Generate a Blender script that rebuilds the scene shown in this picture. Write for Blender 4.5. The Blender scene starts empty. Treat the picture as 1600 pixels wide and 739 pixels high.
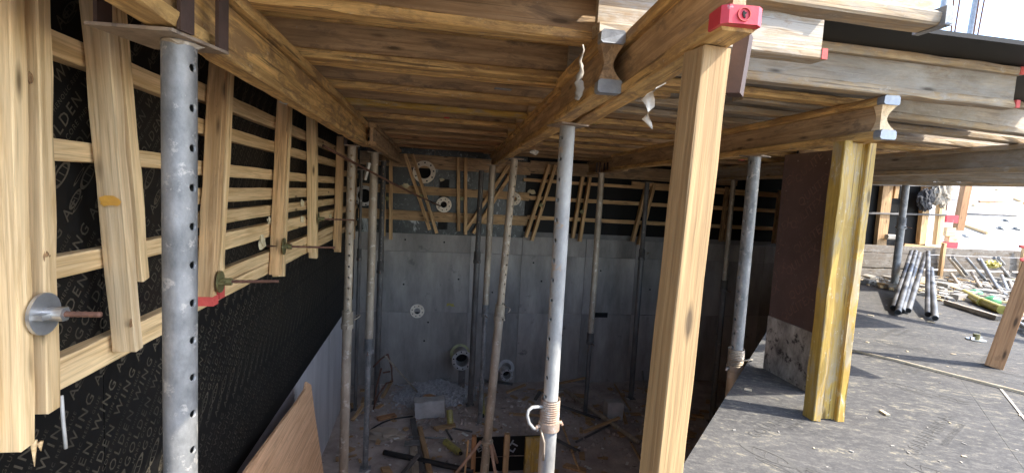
import bpy, math, random
from mathutils import Vector, Matrix
R_ = random.Random(7)
rad = math.radians
C = bpy.context.scene.collection
scene = bpy.context.scene

# ------------------------------------------------------------------ camera
F, CX, CY = 780.0, 800.0, 369.5          # focal length and centre in photo pixels (1600 wide)
_Y = Vector(((667-CX)/F, -(295-CY)/F, -1)).normalized()
_d = Vector(((270-CX)/F, -(10450-CY)/F, -1)).normalized()
_Z = -_d; _Z = (_Z-_Y*_Z.dot(_Y)).normalized(); _X = _Y.cross(_Z)
CR = Matrix((_X, _Y, _Z))                # camera axes -> world axes (X right, Y into the pit, Z up)
cam = bpy.data.cameras.new('camera'); cam.sensor_width = 36; cam.lens = F/1600*36
cam.clip_start = .02; cam.clip_end = 2000
co = bpy.data.objects.new('camera', cam); C.objects.link(co); co.matrix_world = CR.to_4x4(); scene.camera = co
def ray(u, v): return CR @ Vector(((u-CX)/F, -(v-CY)/F, -1))
def AX(u, v, x): d = ray(u, v); return d*(x/d.x)
def AY(u, v, y): d = ray(u, v); return d*(y/d.y)
def AZ(u, v, z): d = ray(u, v); return d*(z/d.z)

# ------------------------------------------------------------------ sky, sun, exposure
SUNV = Vector((.92, -.39, math.tan(rad(46.5)))).normalized()
w = bpy.data.worlds.new('World'); scene.world = w; w.use_nodes = True
nt = w.node_tree; bg = nt.nodes['Background']
sk = nt.nodes.new('ShaderNodeTexSky'); sk.sky_type = 'NISHITA'; sk.sun_disc = False
sk.sun_elevation = rad(46.5); sk.sun_rotation = math.atan2(SUNV.x, SUNV.y)
sk.dust_density = 1.2; sk.ozone_density = .6; sk.air_density = .8
nt.links.new(sk.outputs[0], bg.inputs[0]); bg.inputs[1].default_value = .15
sl = bpy.data.lights.new('sun', 'SUN'); sl.energy = 2.0; sl.angle = rad(.5); sl.color = (1, .93, .82)
so = bpy.data.objects.new('sun', sl); C.objects.link(so); so.rotation_euler = SUNV.to_track_quat('Z', 'Y').to_euler()
scene.view_settings.view_transform = 'Standard'; scene.view_settings.look = 'None'
scene.view_settings.exposure = 2.5; scene.view_settings.gamma = 1
scene.cycles.max_bounces = 12; scene.cycles.diffuse_bounces = 10

# ------------------------------------------------------------------ materials
class NT:
    def __init__(s, name):
        s.m = bpy.data.materials.new(name); s.m.use_nodes = True; s.t = s.m.node_tree
        s.b = s.t.nodes['Principled BSDF']; s.L = s.t.links.new
        tc = s.t.nodes.new('ShaderNodeTexCoord'); oi = s.t.nodes.new('ShaderNodeObjectInfo'); s.oi = oi
        mu = s.n('ShaderNodeMath', operation='MULTIPLY'); s.L(oi.outputs['Random'], mu.inputs[0]); mu.inputs[1].default_value = 57.
        ad = s.n('ShaderNodeVectorMath', operation='ADD'); s.L(tc.outputs['Object'], ad.inputs[0]); s.L(mu.outputs[0], ad.inputs[1])
        s.co = ad.outputs[0]; s.raw = tc.outputs['Object']
    def n(s, ty, **k):
        x = s.t.nodes.new(ty)
        for a, b in k.items(): setattr(x, a, b)
        return x
    def noise(s, sc=(1, 1, 1), scale=1, detail=5, rough=.6, dist=0, co=None):
        mp = s.n('ShaderNodeMapping'); s.L(co or s.co, mp.inputs[0]); mp.inputs['Scale'].default_value = sc
        no = s.n('ShaderNodeTexNoise'); s.L(mp.outputs[0], no.inputs['Vector'])
        no.inputs['Scale'].default_value = scale; no.inputs['Detail'].default_value = detail
        no.inputs['Roughness'].default_value = rough; no.inputs['Distortion'].default_value = dist
        return no.outputs[0]
    def vor(s, sc, scale=1):
        mp = s.n('ShaderNodeMapping'); s.L(s.co, mp.inputs[0]); mp.inputs['Scale'].default_value = sc
        v = s.n('ShaderNodeTexVoronoi'); s.L(mp.outputs[0], v.inputs['Vector']); v.inputs['Scale'].default_value = scale
        return v.outputs['Distance']
    def n_mul(s, a, b):
        m = s.n('ShaderNodeMath', operation='MULTIPLY'); s.L(a, m.inputs[0]); s.L(b, m.inputs[1]); return m.outputs[0]
    def ramp(s, f, stops):
        r = s.n('ShaderNodeValToRGB'); s.L(f, r.inputs[0]); e = r.color_ramp.elements
        while len(e) < len(stops): e.new(.5)
        for i, (p, c) in enumerate(stops):
            e[i].position = p; e[i].color = (*c, 1) if isinstance(c, tuple) else (c, c, c, 1)
        return r.outputs[0]
    def mix(s, f, a, b, blend='MIX'):
        m = s.n('ShaderNodeMix', data_type='RGBA', blend_type=blend)
        for sock, v in ((m.inputs[0], f), (m.inputs[6], a), (m.inputs[7], b)):
            if hasattr(v, 'links'): s.L(v, sock)
            elif isinstance(v, tuple): sock.default_value = (*v, 1)
            else: sock.default_value = v
        return m.outputs[2]
    def bump(s, h, strength=.3, dist=.01):
        b = s.n('ShaderNodeBump'); s.L(h, b.inputs['Height']); b.inputs['Strength'].default_value = strength
        b.inputs['Distance'].default_value = dist; s.L(b.outputs[0], s.b.inputs['Normal'])
    def end(s, col, rough=.8, metal=0, vary=.12):
        if vary:
            hv = s.n('ShaderNodeHueSaturation'); mr = s.n('ShaderNodeMapRange'); s.L(s.oi.outputs['Random'], mr.inputs[0])
            mr.inputs[3].default_value = 1-vary; mr.inputs[4].default_value = 1+vary
            s.L(mr.outputs[0], hv.inputs['Value']); s.L(col, hv.inputs['Color']); col = hv.outputs[0]
        if isinstance(col, tuple): s.b.inputs['Base Color'].default_value = (*col, 1)
        else: s.L(col, s.b.inputs['Base Color'])
        if hasattr(rough, 'links'): s.L(rough, s.b.inputs['Roughness'])
        else: s.b.inputs['Roughness'].default_value = rough
        s.b.inputs['Metallic'].default_value = metal
        return s.m

def wood(name, light, dark, stain=None, stain_at=.62, cement=None, cem_at=.68, knots=True, rough=.75, crack=.5, vary=.12, aged=0):
    k = NT(name)
    g = k.noise((.9, 20, 20), 1.7, 6, .62, .9)
    ring = k.noise((1.3, 70, 70), 1.0, 3, .5, .4)
    fine = k.noise((6, 220, 220), 1.2, 3, .6)
    c = k.ramp(g, [(.38, dark), (.5, tuple((a*1.2+b*.8)/2 for a, b in zip(light, dark))), (.6, light)])
    c = k.mix(.4, c, k.ramp(ring, [(.38, .66), (.56, 1.)]), 'MULTIPLY')
    c = k.mix(.3, c, k.ramp(fine, [(.35, .6), (.6, 1.)]), 'MULTIPLY')
    if stain:
        st = k.noise((2.4, 9, 9), 1.7, 8, .74, .8)
        c = k.mix(k.ramp(st, [(stain_at-.12, 0.), (stain_at, .85)]), c, stain)
    if aged:
        bl = k.noise((1.2, 4, 4), 2.1, 8, .75, .4)
        c = k.mix(k.ramp(bl, [(.4, 0.), (.6, aged)]), c, tuple(x*.42 for x in dark))
    if knots:
        kn = k.vor((2.9, 12, 12), 1.)
        c = k.mix(k.ramp(kn, [(.07, 1.), (.11, .5), (.17, 0.)]), c, tuple(x*.3 for x in dark))
    ck = k.noise((1.6, 75, 75), 1.1, 2, .5, .3)
    c = k.mix(k.ramp(ck, [(.65, 0.), (.7, crack)]), c, tuple(x*.25 for x in dark))
    if cement:
        ce = k.noise((3, 5, 5), 2.6, 9, .78, .3)
        c = k.mix(k.ramp(ce, [(cem_at-.09, 0.), (cem_at, .85)]), c, cement)
        sp = k.noise((1, 1, 1), 60, 4, .7)
        c = k.mix(k.ramp(sp, [(.66, 0.), (.72, .8)]), c, cement)
    h = k.mix(.5, g, ring)
    k.bump(h, .8, .006)
    return k.end(c, rough, 0, vary)

def plain(name, c1, c2, scale=6, rough=.7, metal=0, bump=.2, sc=(1, 1, 1), spot=None, spot_at=.66, spot_sc=18, vary=.08, detail=8):
    k = NT(name); g = k.noise(sc, scale, detail, .68)
    c = k.ramp(g, [(.34, c2), (.66, c1)])
    if spot:
        s2 = k.noise((1, 1, 1), spot_sc, 6, .7); c = k.mix(k.ramp(s2, [(spot_at-.05, 0.), (spot_at+.03, 1.)]), c, spot)
    if bump: k.bump(k.noise((1, 1, 1), scale*6, 5, .6), bump, .004)
    return k.end(c, rough, metal, vary)

M = {}
M['pine'] = wood('fresh_pine', (.84, .62, .34), (.58, .39, .18), None, crack=.35)
M['pine_pale'] = wood('pale_pine', (.86, .66, .4), (.68, .48, .26), None, crack=.25)
M['pine_post'] = wood('yellowish_post_pine', (.42, .28, .13), (.34, .215, .095), None, crack=.2)
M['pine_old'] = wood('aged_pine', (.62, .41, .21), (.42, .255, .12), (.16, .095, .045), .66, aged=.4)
M['pine_far'] = wood('brown_pine', (.76, .5, .25), (.48, .29, .13), (.2, .12, .06), .7)
M['flange'] = wood('yellow_flange_wood', (.95, .64, .25), (.6, .35, .12), (.28, .17, .085), .6, (.6, .53, .42), .7, rough=.65, crack=.85, aged=.5)
M['web'] = wood('brown_web_wood', (.66, .46, .26), (.44, .285, .15), (.24, .17, .11), .62, (.5, .43, .33), .73, aged=.35)
M['flange_grey'] = wood('cement_grey_flange', (.6, .44, .25), (.36, .245, .125), (.36, .31, .24), .56, (.46, .42, .35), .66, aged=.4)
M['web_grey'] = wood('cement_grey_web', (.44, .36, .26), (.3, .235, .165), (.38, .34, .28), .54, (.46, .43, .37), .7, aged=.45)
M['flange_white'] = wood('whitened_flange', (.42, .335, .22), (.3, .215, .125), (.4, .365, .3), .56, (.25, .17, .1), .68)
M['yellow_paint'] = wood('yellow_painted_wood', (.56, .37, .08), (.42, .255, .045), (.36, .3, .2), .6, (.6, .54, .4), .68, rough=.5, crack=.8, aged=.35)
M['knot'] = wood('knot_wood', (.34, .2, .09), (.16, .085, .035), None, knots=False)
M['curb'] = wood('dusty_curb_wood', (.2, .145, .09), (.12, .085, .05), (.16, .14, .115), .5, (.24, .22, .19), .6, crack=.8)
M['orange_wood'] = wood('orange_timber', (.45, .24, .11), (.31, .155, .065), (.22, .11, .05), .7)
M['ply_under'] = plain('ply_underside', (.56, .42, .28), (.42, .31, .2), 3, .7, sc=(1, 1, 1), spot=(.2, .15, .1), spot_at=.74, spot_sc=40)
M['ply_black'] = plain('black_film_plywood', (.009, .0085, .008), (.005, .005, .0048), 3, .55, bump=.05, spot=(.03, .028, .025), spot_at=.76, spot_sc=30)
M['ply_black'].node_tree.nodes['Principled BSDF'].inputs['Specular IOR Level'].default_value = .2
M['ply_edge'] = wood('plywood_edge', (.4, .28, .16), (.22, .14, .08), None, knots=False)
M['ply_brown'] = plain('brown_film_plywood', (.1, .06, .053), (.06, .037, .033), 4, .5, bump=.1, spot=(.4, .36, .32), spot_at=.7, spot_sc=55)
M['ply_cem'] = plain('cement_smeared_plywood', (.42, .4, .37), (.09, .08, .075), 7, .8, bump=.3, sc=(1.6, 1.6, .8), spot=(.03, .025, .025), spot_at=.6, spot_sc=16)
M['scrap'] = wood('scrap_plywood_face', (.8, .5, .28), (.66, .38, .2), (.45, .26, .14), .66, knots=False, crack=.2)
M['steel'] = plain('galvanised_steel', (.32, .32, .315), (.13, .135, .135), 11, .5, .35, .25, sc=(.6, 1, 1), spot=(.42, .4, .37), spot_at=.62, spot_sc=22)
M['steel_dirty'] = plain('dirty_steel', (.46, .39, .3), (.24, .2, .15), 9, .6, .25, .3, sc=(.35, 1, 1), spot=(.52, .47, .4), spot_at=.62, spot_sc=16)
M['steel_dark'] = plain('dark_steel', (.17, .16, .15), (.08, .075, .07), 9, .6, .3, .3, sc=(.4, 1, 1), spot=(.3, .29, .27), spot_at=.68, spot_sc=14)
M['steel_white'] = plain('cement_white_steel', (.42, .42, .4), (.22, .22, .215), 8, .6, .1, .4, sc=(.5, 1, 1), spot=(.35, .25, .17), spot_at=.66, spot_sc=12)
M['steel_shadow'] = plain('shadow_blotched_tube', (.17, .17, .17), (.014, .014, .016), 3, .5, .2, .2, sc=(1, .2, .2), vary=.05, detail=1)  # galvanised tubes; stripes of cast shadow put into the colour as dark blotches
M['zinc'] = plain('zinc_plate', (.55, .56, .56), (.42, .42, .41), 12, .32, .75, .1)
M['rust'] = plain('rusty_steel', (.26, .12, .06), (.12, .06, .035), 20, .8, .2, .4)
M['rust_rod'] = plain('rusty_rod', (.2, .1, .065), (.1, .05, .035), 30, .75, .3, .3)
M['pink_rust'] = plain('dusty_rust', (.42, .33, .26), (.28, .19, .13), 14, .8, .1, .4, spot=(.45, .43, .4), spot_at=.6)
M['rust_light'] = plain('pale_rust', (.5, .33, .23), (.34, .2, .13), 14, .75, .1, .3)
M['olive'] = plain('olive_nut', (.24, .22, .1), (.13, .12, .05), 14, .5, .5, .2)
M['prong'] = plain('brown_painted_steel', (.09, .055, .045), (.05, .035, .03), 10, .55, .2, .2, spot=(.4, .36, .32), spot_at=.7, spot_sc=22)
M['plate'] = plain('plate_steel', (.36, .29, .22), (.2, .15, .11), 14, .65, .25, .4, spot=(.12, .1, .09), spot_at=.64, spot_sc=18)
M['concrete'] = plain('pit_concrete', (.44, .4, .36), (.2, .185, .17), 1.3, .85, bump=.3, sc=(1.8, 1, .5), spot=(.17, .16, .15), spot_at=.68, spot_sc=4)
M['concrete_l'] = plain('smooth_concrete', (.55, .55, .56), (.4, .4, .41), 1.2, .8, bump=.12, sc=(1, 3, .5), spot=(.13, .12, .12), spot_at=.74, spot_sc=7)
M['block'] = plain('concrete_block', (.5, .485, .46), (.36, .35, .33), 8, .9, bump=.5)
M['floor'] = plain('pit_floor', (.56, .48, .42), (.3, .25, .22), 2.6, .95, bump=.6, spot=(.16, .14, .125), spot_at=.66, spot_sc=9)
M['gravel'] = plain('wet_gravel', (.55, .54, .54), (.3, .3, .3), 20, .9, bump=.6)
M['joint'] = plain('dark_joint', (.24, .23, .22), (.16, .155, .15), 5, .9)
M['pale_conc'] = plain('pale_concrete', (.4, .39, .37), (.32, .31, .29), 2.2, .9, bump=.2, spot=(.4, .38, .35), spot_at=.72, spot_sc=9)
M['earth'] = plain('earth', (.5, .42, .33), (.34, .28, .22), .6, .95)
M['red'] = plain('red_plastic', (.62, .04, .06), (.5, .03, .045), 10, .45, spot=(.45, .4, .42), spot_at=.66, spot_sc=22)
M['red_paint'] = plain('red_paint', (.62, .1, .08), (.5, .06, .055), 25, .7)
M['blue_steel'] = plain('blue_grey_steel', (.34, .37, .4), (.22, .24, .27), 14, .45, .35, .3)
M['flange_ring'] = plain('cream_pipe_flange', (.88, .8, .66), (.78, .68, .54), 12, .6, spot=(.4, .32, .24), spot_at=.7, spot_sc=25)
M['ring_grey'] = plain('grey_pipe_flange', (.55, .54, .52), (.38, .37, .36), 12, .6, .2)
M['ring_olive'] = plain('olive_pipe_flange', (.5, .5, .24), (.22, .22, .12), 12, .6)
M['void'] = plain('dark_bore', (.012, .012, .012), (.008, .008, .008), 3, .9, bump=0)
M['plaster'] = plain('dried_mortar', (.42, .39, .34), (.28, .26, .23), 12, .9, bump=.6)
M['glue'] = plain('orange_glue', (.8, .42, .07), (.62, .3, .05), 12, .5)
M['foam'] = plain('dried_foam', (.7, .62, .42), (.55, .48, .3), 18, .9, bump=.6)
M['rag'] = plain('dusty_rag', (.4, .35, .27), (.25, .21, .16), 12, .9, bump=.8)
M['white'] = plain('white_plastic', (.62, .61, .57), (.42, .41, .38), 9, .5)
M['yellow'] = plain('yellow_can', (.42, .35, .06), (.3, .25, .05), 10, .4, spot=(.2, .2, .1), spot_at=.66, spot_sc=30)
M['can'] = plain('dull_yellow_can', (.42, .38, .1), (.25, .23, .07), 10, .4, spot=(.08, .08, .06), spot_at=.6, spot_sc=35)
M['green'] = plain('green_plastic', (.045, .22, .07), (.03, .17, .05), 6, .35)
M['black'] = plain('black_plastic', (.025, .025, .025), (.015, .015, .015), 9, .5)
M['print_dim'] = plain('dim_printed_ink', (.078, .066, .046), (.016, .014, .011), 5, .55, bump=0)
M['print_brown'] = plain('brown_printed_ink', (.17, .1, .085), (.1, .06, .05), 14, .6, bump=0)
M['print_dust'] = plain('dusty_printed_ink', (.115, .11, .10), (.06, .058, .055), 3, .8, bump=0)
M['print_white'] = plain('pale_printed_ink', (.3, .33, .35), (.2, .22, .24), 12, .6, bump=0)
M['chip'] = plain('wood_chips', (.7, .6, .42), (.5, .4, .26), 12, .9)
M['chip_w'] = plain('pale_chips', (.7, .7, .66), (.5, .5, .48), 12, .9)
M['bag'] = plain('crumpled_black_sheet', (.05, .05, .055), (.02, .02, .02), 8, .8, bump=1.)
def slabmat():
    k = NT('dusty_film_plywood')
    geo = k.n('ShaderNodeNewGeometry'); P = geo.outputs['Position']
    rot = k.n('ShaderNodeVectorRotate', rotation_type='Z_AXIS'); k.L(P, rot.inputs['Vector']); rot.inputs['Angle'].default_value = .45; Q = rot.outputs[0]
    a = k.noise((1, 1.3, 1), 1.1, 9, .7, .6, co=P); b = k.noise((1, 2.2, 1), 4.5, 10, .75, .6, co=Q); m = k.noise((1, 1.6, 1), 22, 6, .75, .2, co=Q)
    c3 = k.noise((1, 1, 1), 110, 3, .6, co=P); s_ = k.noise((1.2, 9, 1), 2.2, 6, .7, 1.2, co=Q)
    c = k.ramp(a, [(.38, (.048, .047, .047)), (.6, (.082, .079, .076))])
    c = k.mix(k.ramp(m, [(.47, 0.), (.62, .65)]), c, (.15, .143, .13))
    c = k.mix(k.ramp(b, [(.5, 0.), (.66, .8)]), c, (.125, .12, .11))
    c = k.mix(k.ramp(k.n_mul(b, m), [(.30, 0.), (.37, .9)]), c, (.24, .215, .155))
    c = k.mix(k.ramp(s_, [(.57, 0.), (.66, .6)]), c, (.038, .037, .038))
    c = k.mix(.45, c, k.ramp(c3, [(.35, .45), (.65, 1.15)]), 'MULTIPLY')
    k.bump(k.mix(.5, b, m), .5, .006); return k.end(c, .85, 0, .03)
M['slab'] = slabmat()
def camo():
    k = NT('stained_dark_sheeting'); b = k.noise((1, 1, .8), 11, 9, .8, 1.6); b2 = k.noise((1, 1, .5), 3, 4, .7, .5)
    c = k.ramp(b, [(.5, (.01, .013, .011)), (.58, (.035, .045, .038)), (.67, (.4, .43, .42))])
    c = k.mix(k.ramp(b2, [(.62, 0.), (.68, .8)]), c, (.55, .58, .58))
    return k.end(c, .35, 0, 0)
M['camo'] = camo()

# ------------------------------------------------------------------ mesh helpers
def mk(name, vs, fs, mat, smooth=False):
    me = bpy.data.meshes.new(name); me.from_pydata([tuple(v) for v in vs], [], fs); me.update()
    if smooth: me.polygons.foreach_set('use_smooth', [True]*len(me.polygons))
    me.materials.append(M[mat] if isinstance(mat, str) else mat); return me
def plank(L, wd, h, mat, seed=0, ch=.003, rough=.0012, seg=.12, chip=.0):
    r = random.Random(seed*7919+13); n = max(1, int(L/seg)); a, b = wd/2, h/2; c = min(ch, a*.5, b*.5)
    prof = [(-a, -b+c), (-a+c, -b), (a-c, -b), (a, -b+c), (a, b-c), (a-c, b), (-a+c, b), (-a, b-c)]
    vs, fs = [], []
    bow = r.uniform(-1, 1)*.0015*L; bow2 = r.uniform(-1, 1)*.0015*L
    for i in range(n+1):
        t = i/n; s = math.sin(math.pi*t)
        off = [r.uniform(-1, 1)*rough*2 for _ in range(8)] if i not in (0, n) else [r.uniform(-1, 1)*rough for _ in range(8)]
        if chip and r.random() < .5:
            q = r.randrange(4)*2; off[q] -= chip*r.random(); off[(q+1) % 8] -= chip*r.random()
        for j, (y, z) in enumerate(prof):
            e = (r.uniform(-1, 1)*rough*3 if i in (0, n) else 0)
            f = 1+off[j]/max(a, b)
            vs.append((L*t+e, y*f+bow*s+r.uniform(-1, 1)*rough*.5, z*f+bow2*s))
    for i in range(n):
        for j in range(8):
            k = (j+1) % 8; fs.append((i*8+j, (i+1)*8+j, (i+1)*8+k, i*8+k))
    fs.append(tuple(range(8))); fs.append(tuple(n*8+j for j in reversed(range(8))))
    return mk('plank', vs, fs, mat)
def boxm(x0, x1, y0, y1, z0, z1, mat, c=.002):
    me = plank(1, 1, 1, mat, 1, .0, 0, 9)
    bpy.data.meshes.remove(me)
    a = [(x0, x1), (y0, y1), (z0, z1)]; vs, fs = [], []
    vs = [(a[0][i], a[1][j], a[2][k]) for i in (0, 1) for j in (0, 1) for k in (0, 1)]
    fs = [(0, 1, 3, 2), (4, 6, 7, 5), (0, 4, 5, 1), (2, 3, 7, 6), (0, 2, 6, 4), (1, 5, 7, 3)]
    return mk('box', vs, fs, mat)
def prism(poly, z0, z1, mat):          # poly in xy (ccw), extruded in z
    n = len(poly); vs = [(x, y, z0) for x, y in poly]+[(x, y, z1) for x, y in poly]
    fs = [tuple(reversed(range(n))), tuple(range(n, 2*n))]+[(i, (i+1) % n, n+(i+1) % n, n+i) for i in range(n)]
    return mk('prism', vs, fs, mat)
def tube(L, r, mat, n=18, r2=None, caps=True):
    vs, fs = [], []; r2 = r if r2 is None else r2
    for x, q in ((0, r), (L, r2)):
        for j in range(n): vs.append((x, q*math.cos(2*math.pi*j/n), q*math.sin(2*math.pi*j/n)))
    for j in range(n): fs.append((j, n+j, n+(j+1) % n, (j+1) % n))
    me = None
    if caps:
        k = len(vs); vs += vs[:2*n]; fs.append(tuple(k+j for j in range(n))); fs.append(tuple(k+n+j for j in reversed(range(n))))
    me = mk('tube', vs, fs, mat, True)
    return me
def holetube(L, r, mat, pitch=.1, hr=.0105, start=.07, n=24):
    """steel tube along X with two opposite rows of real round holes"""
    vs, fs = [], []; xs = []; patches = []
    x = start
    hs = 2*math.pi*r/n
    while x < L-.03: xs.append(x); x += pitch
    rows = [0.]
    for x in xs: rows += [x-hs*1.05, x, x+hs*1.05]
    rows.append(L); hrow = set(1+3*i for i in range(len(xs)))
    for x in rows:
        for j in range(n): vs.append((x, r*math.cos(2*math.pi*j/n), r*math.sin(2*math.pi*j/n)))
    cols = (0, n//2)
    for i in range(len(rows)-1):
        for j in range(n):
            skip = False
            if i in hrow or (i-1) in hrow:
                for c in cols:
                    if j in ((c-1) % n, c % n): skip = True
            if not skip: fs.append((i*n+j, (i+1)*n+j, (i+1)*n+(j+1) % n, i*n+(j+1) % n))
    for i in hrow:
        for c in cols:
            cc = rows[i+1]
            b = [(i, c-1), (i, c), (i, c+1), (i+1, c+1), (i+2, c+1), (i+2, c), (i+2, c-1), (i+1, c-1)]
            bi = [ii*n+(jj % n) for ii, jj in b]
            ring = []
            for q in range(8):
                dx = (-1, -1, -1, 0, 1, 1, 1, 0)[q]; dy = (-1, 0, 1, 1, 1, 0, -1, -1)[q]
                l = math.hypot(dx, dy); a = 2*math.pi*c/n+dy/l*hr/r
                ring.append(len(vs)); vs.append((cc+dx/l*hr, r*math.cos(a), r*math.sin(a)))
            inner = []
            for q in range(8):
                v = vs[ring[q]]; inner.append(len(vs)); vs.append((v[0], v[1]*.86, v[2]*.86))
            for q in range(8):
                p = (q+1) % 8; fs.append((bi[p], bi[q], ring[q], ring[p])); fs.append((ring[p], ring[q], inner[q], inner[p]))
    k = len(vs)
    vs += [vs[j] for j in range(n)]+[vs[(len(rows)-1)*n+j] for j in range(n)]
    fs.append(tuple(k+j for j in range(n))); fs.append(tuple(k+n+j for j in reversed(range(n))))
    # inner liner so that the holes look into a dark tube
    k = len(vs)
    for x in (0.002, L-.002):
        for j in range(n): vs.append((x, r*.84*math.cos(2*math.pi*j/n), r*.84*math.sin(2*math.pi*j/n)))
    me = mk('tube', vs, fs, mat, True); return me
def sweep(pts, r, mat, n=8, close=False, rr=None):
    pts = [Vector(p) for p in pts]; vs, fs = [], []; m = len(pts); up = Vector((.13, .21, .97))
    for i, p in enumerate(pts):
        a = pts[(i-1) % m] if (close or i) else p; b = pts[(i+1) % m] if (close or i < m-1) else p
        t = (b-a).normalized(); s = t.cross(up)
        if s.length < .1: s = t.cross(Vector((1, 0, 0)))
        s.normalize(); u = s.cross(t).normalized(); q = rr[i] if rr else r
        for j in range(n):
            an = 2*math.pi*j/n; vs.append(p+s*(q*math.cos(an))+u*(q*math.sin(an)))
    for i in range(m if close else m-1):
        for j in range(n):
            k = (j+1) % n; i2 = (i+1) % m; fs.append((i*n+j, i*n+k, i2*n+k, i2*n+j))
    if not close: fs.append(tuple(reversed(range(n)))); fs.append(tuple((m-1)*n+j for j in range(n)))
    return mk('rod', vs, fs, mat, True)
def arc(c, r, a0, a1, ax, ay, n=12):
    c = Vector(c); ax = Vector(ax); ay = Vector(ay)
    return [c+ax*(r*math.cos(rad(a0+(a1-a0)*i/n)))+ay*(r*math.sin(rad(a0+(a1-a0)*i/n))) for i in range(n+1)]
def ringm(ro, ri, th, mat, n=28):      # flat ring along local X
    vs, fs = [], []
    for x, q in ((0, ro), (th, ro), (th, ri), (0, ri)):
        for j in range(n): vs.append((x, q*math.cos(2*math.pi*j/n), q*math.sin(2*math.pi*j/n)))
    for a in range(4):
        b = (a+1) % 4
        for j in range(n): fs.append((a*n+j, b*n+j, b*n+(j+1) % n, a*n+(j+1) % n))
    return mk('ring', vs, fs, mat)
def blob(r, mat, seed=0, sq=(1, 1, 1), rough=.25, sub=2):
    import bmesh
    bm = bmesh.new(); bmesh.ops.create_icosphere(bm, subdivisions=sub, radius=r); q = random.Random(seed)
    from mathutils import noise
    for v in bm.verts:
        d = noise.noise(v.co/r*1.4+Vector((seed*3.1, 0, 0)))*rough*2
        v.co *= 1+d; v.co = Vector((v.co.x*sq[0], v.co.y*sq[1], v.co.z*sq[2]))
    me = bpy.data.meshes.new('blob'); bm.to_mesh(me); bm.free(); me.materials.append(M[mat]); return me

def crumple(r, mat, seed, sq):
    import bmesh
    from mathutils import noise
    bm = bmesh.new(); bmesh.ops.create_icosphere(bm, subdivisions=4, radius=r)
    for v in bm.verts:
        p = v.co/r; o = Vector((seed*1.7, 0, 3))
        d = (.5-abs(noise.noise(p*1.6+o)))*.7+(.3-abs(noise.noise(p*3.7+o)))*.5+(.25-abs(noise.noise(p*8+o)))*.25
        v.co *= .75+d; v.co = Vector((v.co.x*sq[0], v.co.y*sq[1], v.co.z*sq[2]))
    me = bpy.data.meshes.new('crumple'); bm.to_mesh(me); bm.free(); me.materials.append(M[mat]); return me
ROOT = {}
def frame(p0, p1, up=(0, 0, 1)):
    p0, p1 = Vector(p0), Vector(p1); x = (p1-p0).normalized(); z = Vector(up); z = (z-x*z.dot(x))
    if z.length < 1e-3: z = Vector((1, 0, 0)); z = z-x*z.dot(x)
    z.normalize(); y = z.cross(x)
    m = Matrix((x, y, z)).transposed().to_4x4(); m.translation = p0; return m
def T(p): return Matrix.Translation(Vector(p))
def thing(name, label, cat, M4=None, group=None):
    o = bpy.data.objects.new(name, None); C.objects.link(o); o.empty_display_size = .05
    M4 = M4 or Matrix(); o.matrix_world = M4; ROOT[o] = M4.copy()
    o['label'] = label; o['category'] = cat
    if group: o['group'] = group
    return o
def part(name, me, par, W=None, label=None, kind=None):   # W: world matrix; None = in the parent's own frame
    o = bpy.data.objects.new(name, me); C.objects.link(o); o.parent = par
    if W is None: o.matrix_basis = Matrix(); ROOT[o] = ROOT[par].copy()
    else: o.matrix_basis = ROOT[par].inverted() @ W; ROOT[o] = W.copy()
    if label: o['label'] = label
    if kind: o['kind'] = kind
    return o
def solo(name, me, label, cat, W=None, group=None):
    o = bpy.data.objects.new(name, me); C.objects.link(o); o.matrix_world = W or Matrix(); ROOT[o] = (W or Matrix()).copy()
    o['label'] = label; o['category'] = cat
    if group: o['group'] = group
    return o
def struct(name, me, W=None):
    o = bpy.data.objects.new(name, me); C.objects.link(o); o['kind'] = 'structure'
    o.matrix_world = W or Matrix(); ROOT[o] = (W or Matrix()).copy(); return o
def stuff(name, me, label, cat):
    o = bpy.data.objects.new(name, me); C.objects.link(o); o['kind'] = 'stuff'; o['label'] = label; o['category'] = cat; return o
CACHE = {}
def cplank(L, wd, h, mat, var=0, **k):
    key = (round(L, 2), wd, h, mat, var, tuple(k.items()))
    if key not in CACHE: CACHE[key] = plank(L, wd, h, mat, var+len(CACHE), **k)
    return CACHE[key]
def timber(par, name, p0, p1, wd, h, mat, up=(0, 0, 1), label=None, **k):
    L = (Vector(p1)-Vector(p0)).length
    return part(name, plank(L, wd, h, mat, len(ROOT), **k), par, frame(p0, p1, up), label)
def solo_timber(name, p0, p1, wd, h, mat, label, cat, up=(0, 0, 1), group=None, **k):
    L = (Vector(p1)-Vector(p0)).length
    return solo(name, plank(L, wd, h, mat, len(ROOT), **k), label, cat, frame(p0, p1, up), group)
_txt = {}
def textmesh(s, size, mat, bold=0, sp=1.):
    key = (s, size, mat)
    if key in _txt: return _txt[key]
    cu = bpy.data.curves.new('text', 'FONT'); cu.body = s; cu.size = size; cu.extrude = 0; cu.offset = bold; cu.resolution_u = 2; cu.space_character = sp
    ob = bpy.data.objects.new('text', cu); C.objects.link(ob); dg = bpy.context.evaluated_depsgraph_get()
    me = bpy.data.meshes.new_from_object(ob.evaluated_get(dg)); bpy.data.objects.remove(ob)
    me.materials.clear(); me.materials.append(M[mat]); _txt[key] = me; return me
def merge(items, mat):                  # items: (mesh, matrix)
    vs, fs = [], []
    for me, m in items:
        k = len(vs); vs += [m @ v.co for v in me.vertices]; fs += [tuple(k+i for i in p.vertices) for p in me.polygons]
    return mk('merged', vs, fs, mat)

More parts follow.
